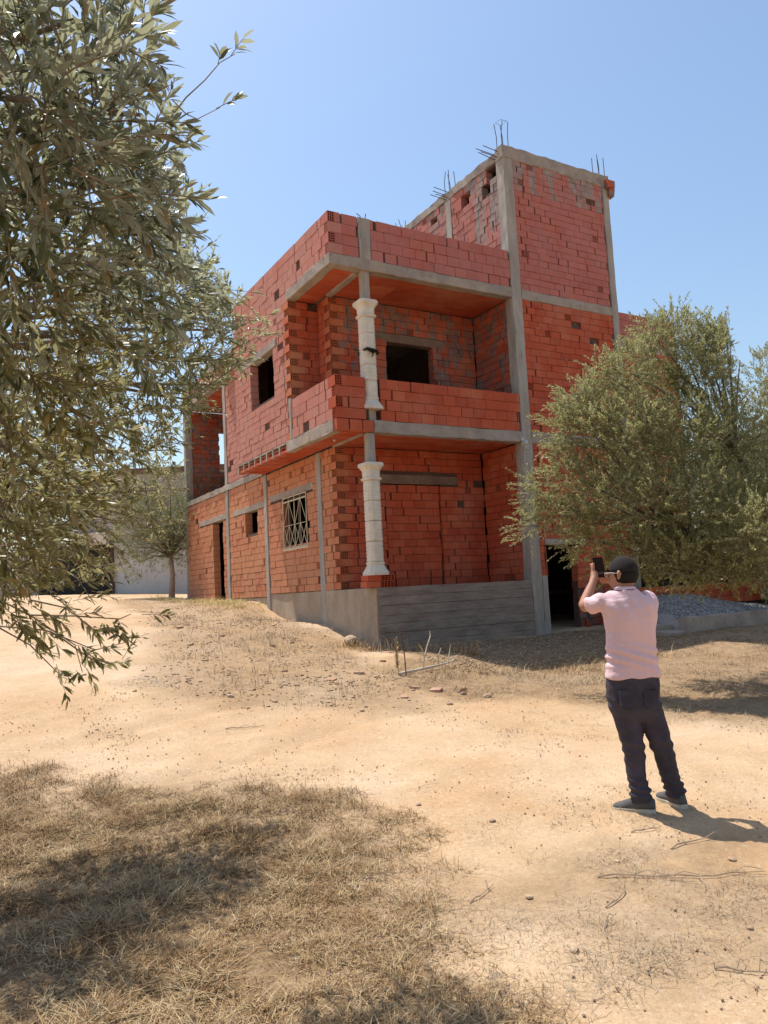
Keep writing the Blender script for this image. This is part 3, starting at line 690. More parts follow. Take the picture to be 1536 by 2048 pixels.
def put(name, me, x, y, s, label, cat, group=None, rz=None, sz=1.0, sink=.25):
    o = bpy.data.objects.new(name, me); link(o); z = float(H(np.array([x]), np.array([y]))[0])
    o.location = (x, y, z+s*.5*(.5-sink)*sz); o.scale = (s, s*random.uniform(.7, 1.1), s*sz); o.rotation_euler = (random.uniform(-.2, .2), random.uniform(-.2, .2), rz if rz is not None else random.uniform(0, 6.28))
    return tag(o, label, cat, group)
put('stone', rocks[0], -.28, .62, .42, 'brown boulder lying against the left face of the board-marked foundation', 'stone')
put('stone', rocks[1], -.15, -.02, .20, 'small pale stone at the foot of the foundation corner', 'stone')
put('plaster_scrap', rocks[2], -4.51, -10.26, .07, 'bright white plaster scrap on bare sand in the lower right foreground', 'scrap', sz=.4)
put('plaster_scrap', rocks[3], -3.75, -9.25, .045, 'small white scrap on bare sand below and left of the man\'s shoes', 'scrap', sz=.4)
shard = MB(); shard.box(-.5, -.5, -.5, .5, .5, .5, j=.09); t = NT('dusty_brick'); P = t.pos(); t.color(t.mix(t.ramp(t.noise(P, 9, 4), [(.4, 0), (.6, 1)]), (.42, .20, .13), (.42, .29, .19))); shard_me = shard.mesh('brick_fragment', t.m)
for (x, y, s) in ((-2.05,-3.0,.2),(-2.9,-2.4,.12),(-1.9,-4.2,.16),(-1.75,-4.45,.2),(-1.5,-4.6,.18),(-2.6,-3.3,.13),(-2.9,-1.3,.12),(-3.4,.5,.14),(-2.0,.3,.12),(-2.6,1.2,.13),(-1.5,.6,.12),(-3.1,2.2,.16),(-2.2,2.6,.14),(-1.3,2.0,.15),(-1.2,-2.2,.12),(-1.7,-2.0,.10),(-3.6,-1.0,.12),(-2.3,-4.6,.14),(-1.2,3.0,.14),(-3.3,-2.6,.1)):
    put('brick_fragment', shard_me, x, y, s*.75, 'broken reddish brick fragment lying on the rubble slope left of the foundation', 'brick fragment', 'brick fragments on the slope', sz=.22, sink=-.2)
for (x, y, s), lab_ in zip(((-1.55,-4.75,.10),(-1.3,-4.9,.13),(-2.0,-5.1,.09),(-4.1,-3.6,.11),(-3.7,-4.0,.08),(-3.2,-9.6,.05),(-4.45,-9.3,.055),(-4.7,-9.9,.06),(-4.1,-7.7,.05),(-3.9,-8.3,.05),(-3.9,-10.2,.04)), ['small tan stone below the slope, directly under the fallen branch', 'larger of the tan stones below the fallen branch, rightmost of the trio', 'leftmost of the three tan stones below the fallen branch', 'tan stone on the track below the whitish lime patch, left one', 'small tan stone on the track right of the lime patch', "small tan stone just below the man's shadow at the right", 'small tan stone on bare sand near the centre, level with the long twigs', 'largest tan stone in the lower right foreground sand', 'small tan stone on the track left of the man, upper one', 'small tan stone on the track left of the man, level with his shoes', 'small tan stone near the right edge, low down on the sand']):
    put('stone', rocks[random.randrange(5)], x, y, s, lab_, 'stone', 'small stones scattered on the sand', sz=.8)
# pebbles (uncountable)
def scatter(n, dens, box):
    x = RNG.uniform(box[0], box[1], n*4); y = RNG.uniform(box[2], box[3], n*4); k = RNG.random(n*4) < dens(x, y); return x[k][:n], y[k][:n]
def instances(name, V0, F0_, x, y, s, mat, sink=.3, flat=1.0, z=None, **k):
    n = len(x); th = RNG.uniform(0, 6.28, n); z = H(x, y) if z is None else z; c, s_ = np.cos(th), np.sin(th)
    V = V0[None]*s[:, None, None]*RNG.uniform(.6, 1.25, (n, 1, 3)); V[:, :, 2] *= flat
    Vx = V[:, :, 0]*c[:, None]-V[:, :, 1]*s_[:, None]+x[:, None]; Vy = V[:, :, 0]*s_[:, None]+V[:, :, 1]*c[:, None]+y[:, None]; Vz = V[:, :, 2]+z[:, None]+s[:, None]*sink*flat
    VV = np.stack([Vx, Vy, Vz], -1).reshape(-1, 3); FF = (F0_[None]+(np.arange(n)*len(V0))[:, None, None]).reshape(-1, F0_.shape[1])
    o = lobj(name, mesh_np(name, VV, FF, mat)); return tag(o, **k)
ico = np.array([(0,0,.5),(.45,0,.1),(.14,.43,.12),(-.36,.26,.1),(-.36,-.26,.12),(.14,-.43,.1),(0,0,-.4)]); icoF = np.array([(0,1,2),(0,2,3),(0,3,4),(0,4,5),(0,5,1),(6,2,1),(6,3,2),(6,4,3),(6,5,4),(6,1,5)])
x, y = scatter(20000, lambda x, y: np.clip(.25+1.3*fbm(x*.9, y*.9), .03, 1)*np.clip(.5+1.5*fbm(x*4, y*4), .05, 1)*np.clip(1.2-grass_and_shade(x, y), .15, 1), (-8, 3, -11.5, -2)); s = .004+.018*RNG.random(len(x))**4
instances('pebbles', ico, icoF, x, y, s, stone_m, label='tiny tan pebbles and grit strewn over the sand', cat='pebbles', kind='stuff')
x, y = scatter(9000, lambda x, y: np.clip(poly_dist(x, y, G_MID)+.1+.9*fbm(x*1.2, y*1.2), 0, 1)*np.clip(.35+1.8*fbm(x*3.5, y*3.5+3), .03, 1), (-5.5, .2, -6, 8)); s = .008+.055*RNG.random(len(x))**4
t = NT('rubble'); t.color(t.ramp(t.rnd(), [(0, (.44, .31, .19)), (.5, (.50, .36, .24)), (.7, (.42, .22, .14)), (.85, (.58, .47, .35)), (1, (.38, .26, .17))])); rub_m = t.m
instances('rubble', ico, icoF, x, y, s, rub_m, flat=.38, label='small rubble and brick crumbs covering the slope beside the house', cat='rubble', kind='stuff')
x, y = scatter(2500, lambda x, y: np.clip((y+3.8)/1.5+.4, 0, .6)*((y < -.1)), (-.6, 4.6, -3.7, 0)); s = .02+.05*RNG.random(len(x))**2
instances('brick_crumbs', ico, icoF, x, y, s, rub_m, flat=.5, label='reddish brick crumbs on the shaded ground before the foundation', cat='rubble', kind='stuff')
x = RNG.uniform(gx0+.6, gx1-.1, 9000); y = RNG.uniform(gy0+.2, gy1-.05, 9000)
zg = .70+.46*np.exp(-((x-6.9)/2.4)**2)*np.clip((y-gy0)/1.6, 0, 1)**.8+.06*fbm(x*2, y*2)+.02*fbm(x*13, y*13); s = .018+.035*RNG.random(len(x))**2
t = NT('grey_stone'); t.color(t.ramp(t.rnd(), [(0, (.13, .12, .105)), (.5, (.25, .235, .21)), (1, (.40, .38, .35))])); 
instances('gravel_stones', ico, icoF, x, y, s, t.m, z=zg, sink=.1, label='loose grey gravel stones on top of the heap in the kerb bay', cat='gravel', kind='stuff')
# lime patch
x, y = scatter(2400, lambda x, y: np.exp(-(((x+4.77)/.27)**2+((y+2.25)/.34)**2)**.8)*np.clip(.6+1.5*fbm(x*5, y*5), 0, 1), (-5.8, -3.8, -3.6, -1.0)); s = .006+.035*RNG.random(len(x))**2
instances('lime_patch', ico, icoF, x, y, s, plain('lime_dust', (.66, .60, .50), .95, .12), flat=.12, sink=.3, label='whitish patch of spilled lime on the sandy track', cat='lime', kind='stuff')
# dry grass
def grass(name, n, dens, box, h0, h1, wd, mat, lean=.9, clump=0, **k):
    x, y = scatter(n, dens, box); n = len(x)
    z = H(x, y)-.004; th = RNG.uniform(0, 6.28, n); h = RNG.uniform(h0, h1, n)*np.clip(.95+1.5*fbm(x*3.1+40, y*3.1), .35, 1.9); l = h*RNG.uniform(.2, lean*1.6, n); wv = wd*RNG.uniform(.6, 1.3, n)
    dx, dy = np.cos(th), np.sin(th); b = np.stack([x, y, z], -1); side = np.stack([-dy, dx, 0*dx], -1)*wv[:, None]
    hv = h*RNG.uniform(.25, 1, n)
    mid = b+np.stack([dx*l*.4, dy*l*.4, hv*.65], -1); tip = b+np.stack([dx*l*1.1+RNG.normal(0, .2, n)*h, dy*l*1.1+RNG.normal(0, .2, n)*h, hv], -1)
    V = np.stack([b-side, b+side, mid+side*.8, mid-side*.8, tip], 1).reshape(-1, 3); o5 = np.arange(n)*5
    F = np.concatenate([np.stack([o5, o5+1, o5+2], -1), np.stack([o5, o5+2, o5+3], -1), np.stack([o5+3, o5+2, o5+4], -1)])
    o = lobj(name, mesh_np(name, V, F, mat)); return tag(o, kind='stuff', **k)
def straw(name, stops):
    t = NT(name); c = t.ramp(t.rnd(), stops); P = t.pos(); t.color(t.mix(t.ramp(t.noise(P, 2.5, 4), [(.4, 0), (.65, .6)]), c, stops[1][1])); t.b.inputs['Roughness'].default_value = .7; return t.m
straw_m = straw('dry_straw', [(0, (.12, .05, .02)), (.25, (.27, .145, .055)), (.55, (.45, .31, .14)), (.82, (.64, .51, .31)), (1, (.08, .035, .015))])
straw2 = straw('grey_straw', [(0, (.20, .13, .075)), (.3, (.31, .22, .13)), (.7, (.42, .32, .20)), (1, (.52, .43, .30))])
dBL = lambda x, y: np.clip((poly_dist(x, y, G_BL)+.8*fbm(x*1.5, y*1.5)+.35)/1.3, 0, 1)*np.clip(.8+1.2*fbm(x*2.2+5, y*2.2)+1.3*fbm(x*6.5, y*6.5+7, 2), .12, 1)
grass('dry_grass', 360000, dBL, (-8.2, -4.2, -11.0, -4.4), .012, .062, .0019, straw_m, lean=1.7, label='matted dry straw-coloured grass in the lower left foreground', cat='grass')
grass('dry_grass', 40000, lambda x, y: np.clip((poly_dist(x, y, G_RT)+.5*fbm(x*1.2, y*1.2))/.8, 0, 1)*np.clip(.5+1.5*fbm(x*1.7, y*1.7), .05, 1), (-2.5, 9, -9, -2.3), .015, .07, .0025, straw2, lean=1.6, label='short greyish dry grass on the ground behind the man', cat='grass')
grass('dry_weeds', 16000, lambda x, y: np.clip((poly_dist(x, y, G_MID)+.4*fbm(x*1.5, y*1.5))/.8, 0, 1)*np.clip(.2+1.6*fbm(x*1.3+9, y*1.3), .04, 1), (-5.2, .1, -5.6, 12.4), .04, .16, .0025, straw2, label='thin pale dry weeds on the rubble slope beside the house', cat='weeds')
grass('dry_weeds', 6000, lambda x, y: np.exp(-((x+.45+.08*(y-7))/.45)**2)*np.clip(.6+fbm(x*2, y*2), 0, 1), (-1.6, .0, 5.2, 12.6), .05, .15, .003, straw('yellow_straw', [(0, (.5, .40, .15)), (.5, (.60, .50, .22)), (1, (.66, .55, .30))]), label='yellowish dry weeds along the foot of the left facade', cat='weeds')
grass('dry_weeds', 1100, lambda x, y: np.exp(-((y+3.75+.25*np.sin(x*2))/.3)**2), (-1.6, 3.2, -4.5, -2.6), .05, .2, .003, straw_m, label='tall dry weeds on the edge of the shaded ground before the foundation', cat='weeds')
grass('dry_weeds', 1500, lambda x, y: np.exp(-((x+.1-(y+.6)*-.35)/.18)**2), (-1.5, .6, -2.6, .6), .1, .25, .003, straw_m, label='dry weeds at the foundation corner', cat='weeds')
grass('straw_litter', 26000, lambda x, y: np.clip(.25+1.3*fbm(x*1.6+3, y*1.6), 0, 1)*np.clip((poly_dist(x, y, G_LR)+1.1)/1.2, .06, 1), (-6.2, -1.6, -11.3, -7.6), .012, .05, .0013, straw2, lean=1.6, label='sparse straw litter on the bare sand of the lower right foreground', cat='straw')
grass('straw_litter', 26000, lambda x, y: np.clip(.03+1.2*fbm(x*.9+13, y*.9), 0, 1)*np.clip(.4+1.4*fbm(x*4, y*4), .05, 1), (-8, 0, -8.6, -3), .008, .04, .0018, straw2, lean=1.6, label='sparse straw litter on the sandy track', cat='straw')
twig_m = plain('dry_wood', (.34, .25, .17), .8, .3, 30)
def gz(x, y): return float(H(np.array([x]), np.array([y]))[0])
def ground_twig(x, y, L, a, label, r=.005, forks=2):
    m_ = MB(); p = []; th = a
    for i in range(7):
        p.append((x, y, gz(x, y)+r+.012*abs(math.sin(i*1.3)))); th += random.gauss(0, .22); x += math.cos(th)*L/6; y += math.sin(th)*L/6
    m_.tube(p, [r*(1-.1*i) for i in range(7)], 5)
    for k in range(forks):
        q = p[2+k*2]; b = th+random.choice((-1, 1))*random.uniform(.5, 1); l = L*.3
        m_.tube([q, (q[0]+math.cos(b)*l*.5, q[1]+math.sin(b)*l*.5, q[2]+.03), (q[0]+math.cos(b)*l, q[1]+math.sin(b)*l, q[2]+.01)], [r*.6, r*.5, r*.3], 4)
    return tag(m_.build('fallen_twig', twig_m), label, 'twig', 'fallen twigs on the sand')
for (x, y, L, a_), lab_ in zip(((-4.0,-9.35,.55,-.55),(-3.75,-9.55,.6,-.9),(-3.35,-9.3,.4,.3),(-4.25,-9.65,.35,-.2),(-4.5,-9.9,.22,1.2),(-3.3,-8.95,.2,-1.0),(-4.35,-10.35,.25,-.7),(-4.75,-9.2,.25,.5),(-5.05,-7.3,.3,-.5),(-4.6,-4.9,.4,-.4),(-3.8,-10.3,.2,-1.3),(-5.1,-8.6,.2,-.2)), ['long dry twig on the sand, lower left of the shadow cast by the man', 'long dry twig running towards the right edge, below the shadow of the man', "dry twig lying just above the long one, nearest the tip of the man's shadow", 'dry twig on the sand just under the longest twigs, right of centre', 'short upright-pointing dry twig in the lower right foreground, above the white scrap', "small dry twig touching the start of the man's shadow by his shoes", 'dry twig at the bottom right, beside the white plaster scrap', 'lone short dry twig on bare sand right of the grass, lower middle', 'dry twig at the upper edge of the foreground dry grass', 'farthest dry twig, lying on the track below the rubble slope', 'dry twig at the right edge of the picture, low down', 'short dry twig caught in the right margin of the foreground dry grass']):
    ground_twig(x, y, L, a_, lab_)
# cut branch with upright prongs, stake with a dry plume
br = MB(); zb = gz(-1.1, -3.2)
br.tube([(-1.62, -3.36, gz(-1.62, -3.36)+.02), (-1.2, -3.27, zb+.04), (-.8, -3.12, zb+.05), (-.42, -3.02, zb+.08)], [.022, .02, .016, .010], 7)
for p in ([(-1.15, -3.25, zb+.04), (-1.13, -3.27, zb+.22), (-1.19, -3.3, zb+.33), (-1.24, -3.3, zb+.40)], [(-1.13, -3.27, zb+.2), (-1.06, -3.25, zb+.36), (-.98, -3.22, zb+.48), (-.97, -3.2, zb+.56)],
          [(-.8, -3.1, zb+.05), (-.79, -3.12, zb+.2), (-.72, -3.1, zb+.3)], [(-.6, -3.06, zb+.06), (-.55, -3.06, zb+.22), (-.52, -3.05, zb+.33)], [(-.5, -3.05, zb+.07), (-.38, -3.0, zb+.16)]):
    br.tube(p, [.012]+[.009]*(len(p)-2)+[.004], 5)
tag(br.build('fallen_branch', plain('bleached_wood', (.50, .42, .32), .8)), 'bleached fallen branch with upright prongs before the foundation', 'branch')
st = MB(); st.tube([(-1.54, -3.42, gz(-1.54, -3.42)-.05), (-1.55, -3.42, .43+.28), (-1.60, -3.42, .43+.66)], .008, 5)
tag(st.build('stake', M['rebar']), 'thin rusty stake standing upright in front of the foundation corner', 'stake')
pl = MB()
for i in range(90):
    z_ = random.uniform(.1, .5); a_ = random.uniform(0, 6.28); r_ = .02+.03*random.random(); x0_, y0_ = -1.64, -3.36
    pl.tube([(x0_, y0_, .43+z_), (x0_+r_*math.cos(a_), y0_+r_*math.sin(a_), .43+z_+.04)], [.006, .002], 3)
pl.tube([(-1.62, -3.36, .38), (-1.64, -3.36, .95)], .004, 4)
tag(pl.build('dry_plume', straw_m), 'pale fluffy dry seed plume beside the rusty stake', 'plant')

# ------------------------------------------------------------------ olive foliage
def leaf_mat(name, top, under, yel):
    t = NT(name); t.n.remove(t.b); P = t.pos(); r = t.rnd(); bf = t.node('ShaderNodeNewGeometry').outputs['Backfacing']
    c = t.ramp(r, [(0, top[0]), (.5, top[1]), (.86, top[2]), (.93, yel), (1, yel)])
    u = t.ramp(r, [(0, under[0]), (1, under[1])]); col = t.mix(bf, c, u)
    b = t.n.new('ShaderNodeBsdfPrincipled'); b.inputs['Roughness'].default_value = .42; b.inputs['Specular IOR Level'].default_value = .55
    t.l.new(col, b.inputs['Base Color'])
    tr = t.n.new('ShaderNodeBsdfTranslucent'); t.l.new(t.mix(.5, col, (.30, .29, .07), 'ADD'), tr.inputs[0])
    mx = t.n.new('ShaderNodeMixShader'); mx.inputs[0].default_value = .38; t.l.new(b.outputs[0], mx.inputs[1]); t.l.new(tr.outputs[0], mx.inputs[2]); t.l.new(mx.outputs[0], t.out.inputs[0])
    return t.m
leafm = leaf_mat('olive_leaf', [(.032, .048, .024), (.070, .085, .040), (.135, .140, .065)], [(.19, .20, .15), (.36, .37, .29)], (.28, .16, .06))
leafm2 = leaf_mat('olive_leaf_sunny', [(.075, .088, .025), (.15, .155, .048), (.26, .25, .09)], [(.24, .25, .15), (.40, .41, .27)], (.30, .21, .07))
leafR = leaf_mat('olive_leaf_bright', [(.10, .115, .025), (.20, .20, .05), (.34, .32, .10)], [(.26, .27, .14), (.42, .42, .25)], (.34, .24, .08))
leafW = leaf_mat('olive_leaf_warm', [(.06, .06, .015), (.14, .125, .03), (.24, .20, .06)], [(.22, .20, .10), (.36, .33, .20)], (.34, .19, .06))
leafm3 = leaf_mat('feathery_leaf', [(.09, .13, .04), (.13, .17, .05), (.17, .19, .07)], [(.16, .19, .09), (.2, .24, .12)], (.2, .2, .06))
bark = plain('olive_bark', (.16, .125, .095), .9, .35, 14, bump=.8)
pbark = plain('pale_reddish_bark', (.40, .29, .23), .9, .2, 14)
twigm = plain('olive_twig', (.23, .17, .11), .85, .3, 30)
def norm(v): return v/(np.linalg.norm(v, axis=-1, keepdims=True)+1e-9)
def twigs_to_leaves(base, dirv, L, nl, ll, lw, droop=.25):
    """base,dir (n,3); returns leaf base, axis, normal, len, width, plus curved twig points"""
    n = len(base); t_ = np.linspace(0, 1, 5); bend = RNG.normal(0, .22, (n, 3)); bend[:, 2] -= droop
    C = base[:, None]+dirv[:, None]*L[:, None, None]*t_[None, :, None]+bend[:, None]*L[:, None, None]*(t_**2)[None, :, None]*.5
    u = RNG.random((n, nl))**.75*.92+.08; i0 = np.clip((u*4).astype(int), 0, 3); f = u*4-i0; ar = np.arange(n)[:, None]
    pos = C[ar, i0]*(1-f[..., None])+C[ar, i0+1]*f[..., None]; tan = norm(C[ar, i0+1]-C[ar, i0])
    rnd = norm(RNG.normal(0, 1, (n, nl, 3))); side = norm(rnd-tan*(rnd*tan).sum(-1, keepdims=True)); ang = RNG.uniform(.45, 1.05, (n, nl, 1))*(1.1-.45*u[..., None])
    ax = norm(tan*np.cos(ang)+side*np.sin(ang)); nn = RNG.normal(0, .55, (n, nl, 3))+np.array([0, 0, 1.0]); nn = norm(nn-ax*(nn*ax).sum(-1, keepdims=True))
    Ln = ll*RNG.uniform(.6, 1.15, (n, nl))*(1.0-.35*np.clip(u-.8, 0, 1)*5*.5); Wd = lw*RNG.uniform(.8, 1.2, (n, nl))
    k = lambda a_: a_.reshape(-1, *a_.shape[2:])
    return k(pos), k(ax), k(nn), Ln.ravel(), Wd.ravel(), C
def leaf_arrays(p, a_, nn, L, Wd, hi):
    s = np.cross(a_, nn); L = L[:, None]; Wd = Wd[:, None]
    if hi:   # 7 points, folded and curved, 8 triangles as 4 quads-ish tris
        c1 = p+a_*L*.3-nn*L*.02; c2 = p+a_*L*.68-nn*L*.05; tip = p+a_*L-nn*L*.14
        pts = [p, c1-s*Wd*.46+nn*Wd*.14, c1, c1+s*Wd*.46+nn*Wd*.14, c2-s*Wd*.44+nn*Wd*.12, c2, c2+s*Wd*.44+nn*Wd*.12, tip]
        V = np.stack(pts, 1); T_ = [(0,2,1),(0,3,2),(1,2,5),(1,5,4),(2,3,6),(2,6,5),(4,5,7),(5,6,7)]
    else:
        m_ = p+a_*L*.48; V = np.stack([p, m_-s*Wd*.5+nn*Wd*.12, p+a_*L-nn*L*.08, m_+s*Wd*.5+nn*Wd*.12], 1); T_ = [(0,2,1),(0,3,2)]
    n, k = V.shape[:2]; F = (np.array(T_)[None]+(np.arange(n)*k)[:, None, None]).reshape(-1, 3)
    return V.reshape(-1, 3), F, k
def twig_tubes(C, r0, r1):
    n, m_ = C.shape[:2]; tan = norm(np.gradient(C, axis=1)); ref = np.array([.3, .5, .81]); a_ = norm(np.cross(tan, ref)); b = np.cross(tan, a_); R = np.linspace(r0, r1, m_)[None, :, None]
    ring = np.stack([C+(a_*math.cos(q)+b*math.sin(q))*R for q in (0, 2.09, 4.19)], 2); V = ring.reshape(-1, 3); F = []
    o = (np.arange(n)*m_*3)[:, None, None]+(np.arange(m_-1)*3)[None, :, None]; k = np.arange(3)[None, None]; k2 = (k+1) % 3
    F = np.stack([o+k, o+k2, o+k2+3, o+k+3], -1).reshape(-1, 4); return V, F
def crown(parent, clusters, ntw, L, nl, ll, lw, mat, hi=False, updir=.35, twr=(.0035, .0014), centre=None, single=0, keep=None, droop=.25):
    """clusters: list of (xyz, radius). twigs sprout in each sphere pointing outwards and a little up"""
    cs = np.array([c for c, r in clusters]); rs = np.array([r for c, r in clusters]); wgt = rs**2.2; wgt = wgt/wgt.sum()
    idx = RNG.choice(len(cs), ntw, p=wgt); d = norm(RNG.normal(0, 1, (ntw, 3))); rad = RNG.random(ntw)**.45
    base = cs[idx]+d*(rs[idx]*rad)[:, None]
    out = d+(norm(cs[idx]-centre)*.5 if centre is not None else 0)+np.array([0, 0, updir])+RNG.normal(0, .35, (ntw, 3)); dirv = norm(out)
    if keep is not None: k = keep(base, dirv); base, dirv = base[k], dirv[k]
    Ls = L*RNG.uniform(.55, 1.2, len(base))
    p, a_, nn, LL, WW, C = twigs_to_leaves(base, dirv, Ls, nl, ll, lw, droop)
    return emit(parent, p, a_, nn, LL, WW, C, mat, hi, twr, single)
LEAFV, LEAFF, _ = leaf_arrays(np.zeros((1, 3)), np.array([[0, 1.0, 0]]), np.array([[0, 0, 1.0]]), np.ones(1), np.full(1, .20), True)
def emit(parent, p, a_, nn, LL, WW, C, mat, hi, twr, single=0):
    sel = np.zeros(len(p), bool)
    if single:
        q = pix(p+a_*LL[:, None]*.5); s = LL*FPX/q[:, 2]; ok = (q[:, 0] > 5) & (q[:, 0] < 1530) & (q[:, 1] > 5) & (q[:, 1] < 2040) & (q[:, 2] > .3)
        sel[np.argsort(-np.where(ok, s, 0))[:single]] = True
        lm = mesh_np('leaf', LEAFV, LEAFF, mat)
        for i in np.where(sel)[0]:
            o = bpy.data.objects.new('leaf', lm); link(o, parent); s_ = np.cross(a_[i], nn[i])
            X_, Y_, Z_ = s_*WW[i]/.20, a_[i]*LL[i], nn[i]*LL[i]; P_ = p[i]-np.array(parent.location)
            o.matrix_local = Matrix([[X_[k], Y_[k], Z_[k], P_[k]] for k in range(3)]+[[0, 0, 0, 1]])
    p, a_, nn, LL, WW = p[~sel], a_[~sel], nn[~sel], LL[~sel], WW[~sel]
    V, F, k = leaf_arrays(p, a_, nn, LL, WW, hi); o = lobj('foliage', mesh_np('foliage', V, F, mat, hi), parent); o['kind'] = 'stuff'
    V, F = twig_tubes(C, *twr); o = lobj('twigs', mesh_np('twigs', V, F, twigm), parent); o['kind'] = 'stuff'
    return len(p)

# ---- near olive tree on the left
olL = thing('olive_tree', 'large olive tree whose leafy branches fill the left side, nearest to the camera', 'tree', (-9.6, -7.6, gz(-9.6, -7.6)))
lz = olL.location.z
trunk = MB(); trunk.tube([(-9.6, -7.6, lz-.1), (-9.55, -7.55, lz+.5), (-9.4, -7.5, lz+1.1), (-9.2, -7.55, lz+1.5)], [.30, .22, .19, .17], 12); trunk.build('trunk', bark, olL, True)
root = np.array([-9.2, -7.55, lz+1.45])
clL = []
def limb(tree, pts, r0, r1, n=7):
    m_ = MB(); m_.tube(pts, list(np.linspace(r0, r1, len(pts))), n); m_.build('limb', bark, tree, True)
spec = [ # px, py, depth, radius (m)
 (20,60,1.4,.16),(150,40,1.5,.16),(240,100,1.7,.15),(60,200,1.35,.15),(190,230,1.6,.18),(280,230,2.0,.16),(310,110,2.0,.10),(40,380,1.6,.2),(180,380,1.9,.2),(290,370,2.3,.17),
 (60,540,1.9,.22),(200,540,2.3,.24),(310,520,2.8,.2),(30,700,2.0,.22),(150,700,2.5,.26),(20,860,2.2,.24),(30,950,2.7,.22),(100,960,3.1,.16),(110,880,2.8,.18),(10,1020,2.5,.22),(80,1070,2.9,.14),(10,1150,2.6,.18),(-100,300,1.7,.3),(-120,650,2.1,.35),(-120,1000,2.6,.35),
 (300,700,3.5,.28),(380,620,3.9,.28),(400,720,3.9,.24),(440,660,4.1,.25),(490,650,4.3,.2),(350,800,3.8,.26),(260,820,3.5,.26),(300,900,3.7,.20),(380,800,4.0,.14),(330,470,3.45,.16),(390,550,4.0,.2),(385,480,4.0,.15),(455,570,4.2,.1),(455,770,4.2,.06),(270,620,3.4,.22),(370,380,3.6,.07),
 (200,960,5.5,.34),(320,980,6.0,.24),(290,1040,6.0,.2),(220,1040,5.6,.26),(340,900,6.2,.14),(150,1030,5.4,.30),(60,950,5.4,.42),(60,1080,5.0,.34),(-60,900,5.0,.5),(20,800,5.5,.45),(120,780,5.5,.34),(-60,1050,4.8,.4),(-40,1000,4.4,.42),(-150,950,4.6,.5),(10,1010,4.4,.3),(-130,1100,4.2,.42),(-200,800,4.6,.5)]
for (px, py, d, r) in spec: clL.append((at(px, py, d), r))
junction = [at(-250, 700, 3.2), at(-150, 950, 4.4), at(-300, 350, 2.4)]
for j in junction: limb(olL, [root, (root*.5+j*.5)+np.array([0, 0, .25]), j], .12, .06, 8)
for (px, py, d, r) in spec:
    e = at(px, py, d); j = min(junction, key=lambda q: np.linalg.norm(q-e)); m = j*.45+e*.55+np.array([random.gauss(0, .1), random.gauss(0, .1), random.gauss(.05, .08)])
    limb(olL, [j, j*.72+m*.28+RNG.normal(0, .03, 3), m, e], .030 if d > 3 else .018, .005, 5)
near_c = [c for c in clL if np.linalg.norm(np.array(c[0])-CAM) < 3.35]; far_c = [c for c in clL if np.linalg.norm(np.array(c[0])-CAM) >= 3.35]; farlow = [c for c in far_c if pix(c[0])[1] > 870]; far_c = [c for c in far_c if pix(c[0])[1] <= 870]
def keepL(b, d):
    e = pix(b+d*.2); lim = np.interp(e[:, 1], [0, 150, 330, 450, 560, 680, 780, 880, 1100, 1300], [370, 385, 372, 392, 465, 555, 445, 370, 345, 140]); return (e[:, 0] < lim) & (e[:, 2] > 1.0)
hi_c = [c for c in near_c if pix(c[0])[1] < 620]; lo_c = [c for c in near_c if pix(c[0])[1] >= 620]
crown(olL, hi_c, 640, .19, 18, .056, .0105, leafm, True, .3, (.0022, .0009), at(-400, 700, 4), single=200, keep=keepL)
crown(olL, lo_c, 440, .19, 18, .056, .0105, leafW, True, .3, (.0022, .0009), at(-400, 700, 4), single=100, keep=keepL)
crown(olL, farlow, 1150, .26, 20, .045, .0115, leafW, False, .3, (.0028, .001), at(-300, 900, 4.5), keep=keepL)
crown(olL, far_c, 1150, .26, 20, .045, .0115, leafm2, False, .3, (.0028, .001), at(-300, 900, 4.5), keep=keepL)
# hand-placed sprays
def spray(tree, pts, r, tips, n=14, ll=.055, lw=.0115, spread=.16, mat=leafm):
    m_ = MB(); m_.tube(pts, list(np.linspace(r, r*.4, len(pts))), 5); m_.build('twig', twigm, tree, True)
    P, A_, N_, L_, W_, Cs = [], [], [], [], [], []
    for (b, d, l) in tips:
        b = np.array(b)[None]; d = norm(np.array(d, float))[None]; q = twigs_to_leaves(b, d, np.array([l]), n, ll, lw, .1)
        for lst, v in zip((P, A_, N_, L_, W_, Cs), q): lst.append(v)
    emit(tree, *[np.concatenate(v) for v in (P, A_, N_, L_, W_)], np.concatenate(Cs), mat, True, (.0016, .0007))
d0 = 2.1
spray(olL, [at(330, 250, d0), at(372, 195, d0), at(410, 160, d0), at(440, 125, d0), at(470, 108, d0)], .0024, [(at(462, 112, d0), at(498, 60, d0)-at(462, 112, d0), .06), (at(436, 128, d0), at(450, 85, d0)-at(436, 128, d0), .04)], 7, .048, .013)
spray(olL, [at(345, 200, d0), at(372, 228, d0), at(395, 238, d0), at(440, 215, d0)], .0022, [(at(432, 218, d0), at(480, 190, d0)-at(432, 218, d0), .06)], 7, .05, .013)
d1 = 3.2; lowpts = [((-40, 1180), (60, 1230), (150, 1290), (165, 1345)), ((-40, 1180), (80, 1180), (160, 1160), (200, 1120)), ((-30, 1250), (90, 1260), (190, 1300), (250, 1285)), ((60, 1230), (150, 1232), (240, 1238), (262, 1228)), ((-40, 1150), (60, 1120), (150, 1150), (190, 1210)), ((-30, 1240), (60, 1290), (100, 1330), (120, 1350)), ((60, 1200), (130, 1215), (190, 1260), (225, 1255)), ((100, 1260), (170, 1310), (200, 1330), (225, 1325)), ((-30, 1100), (60, 1080), (150, 1110), (190, 1090))]
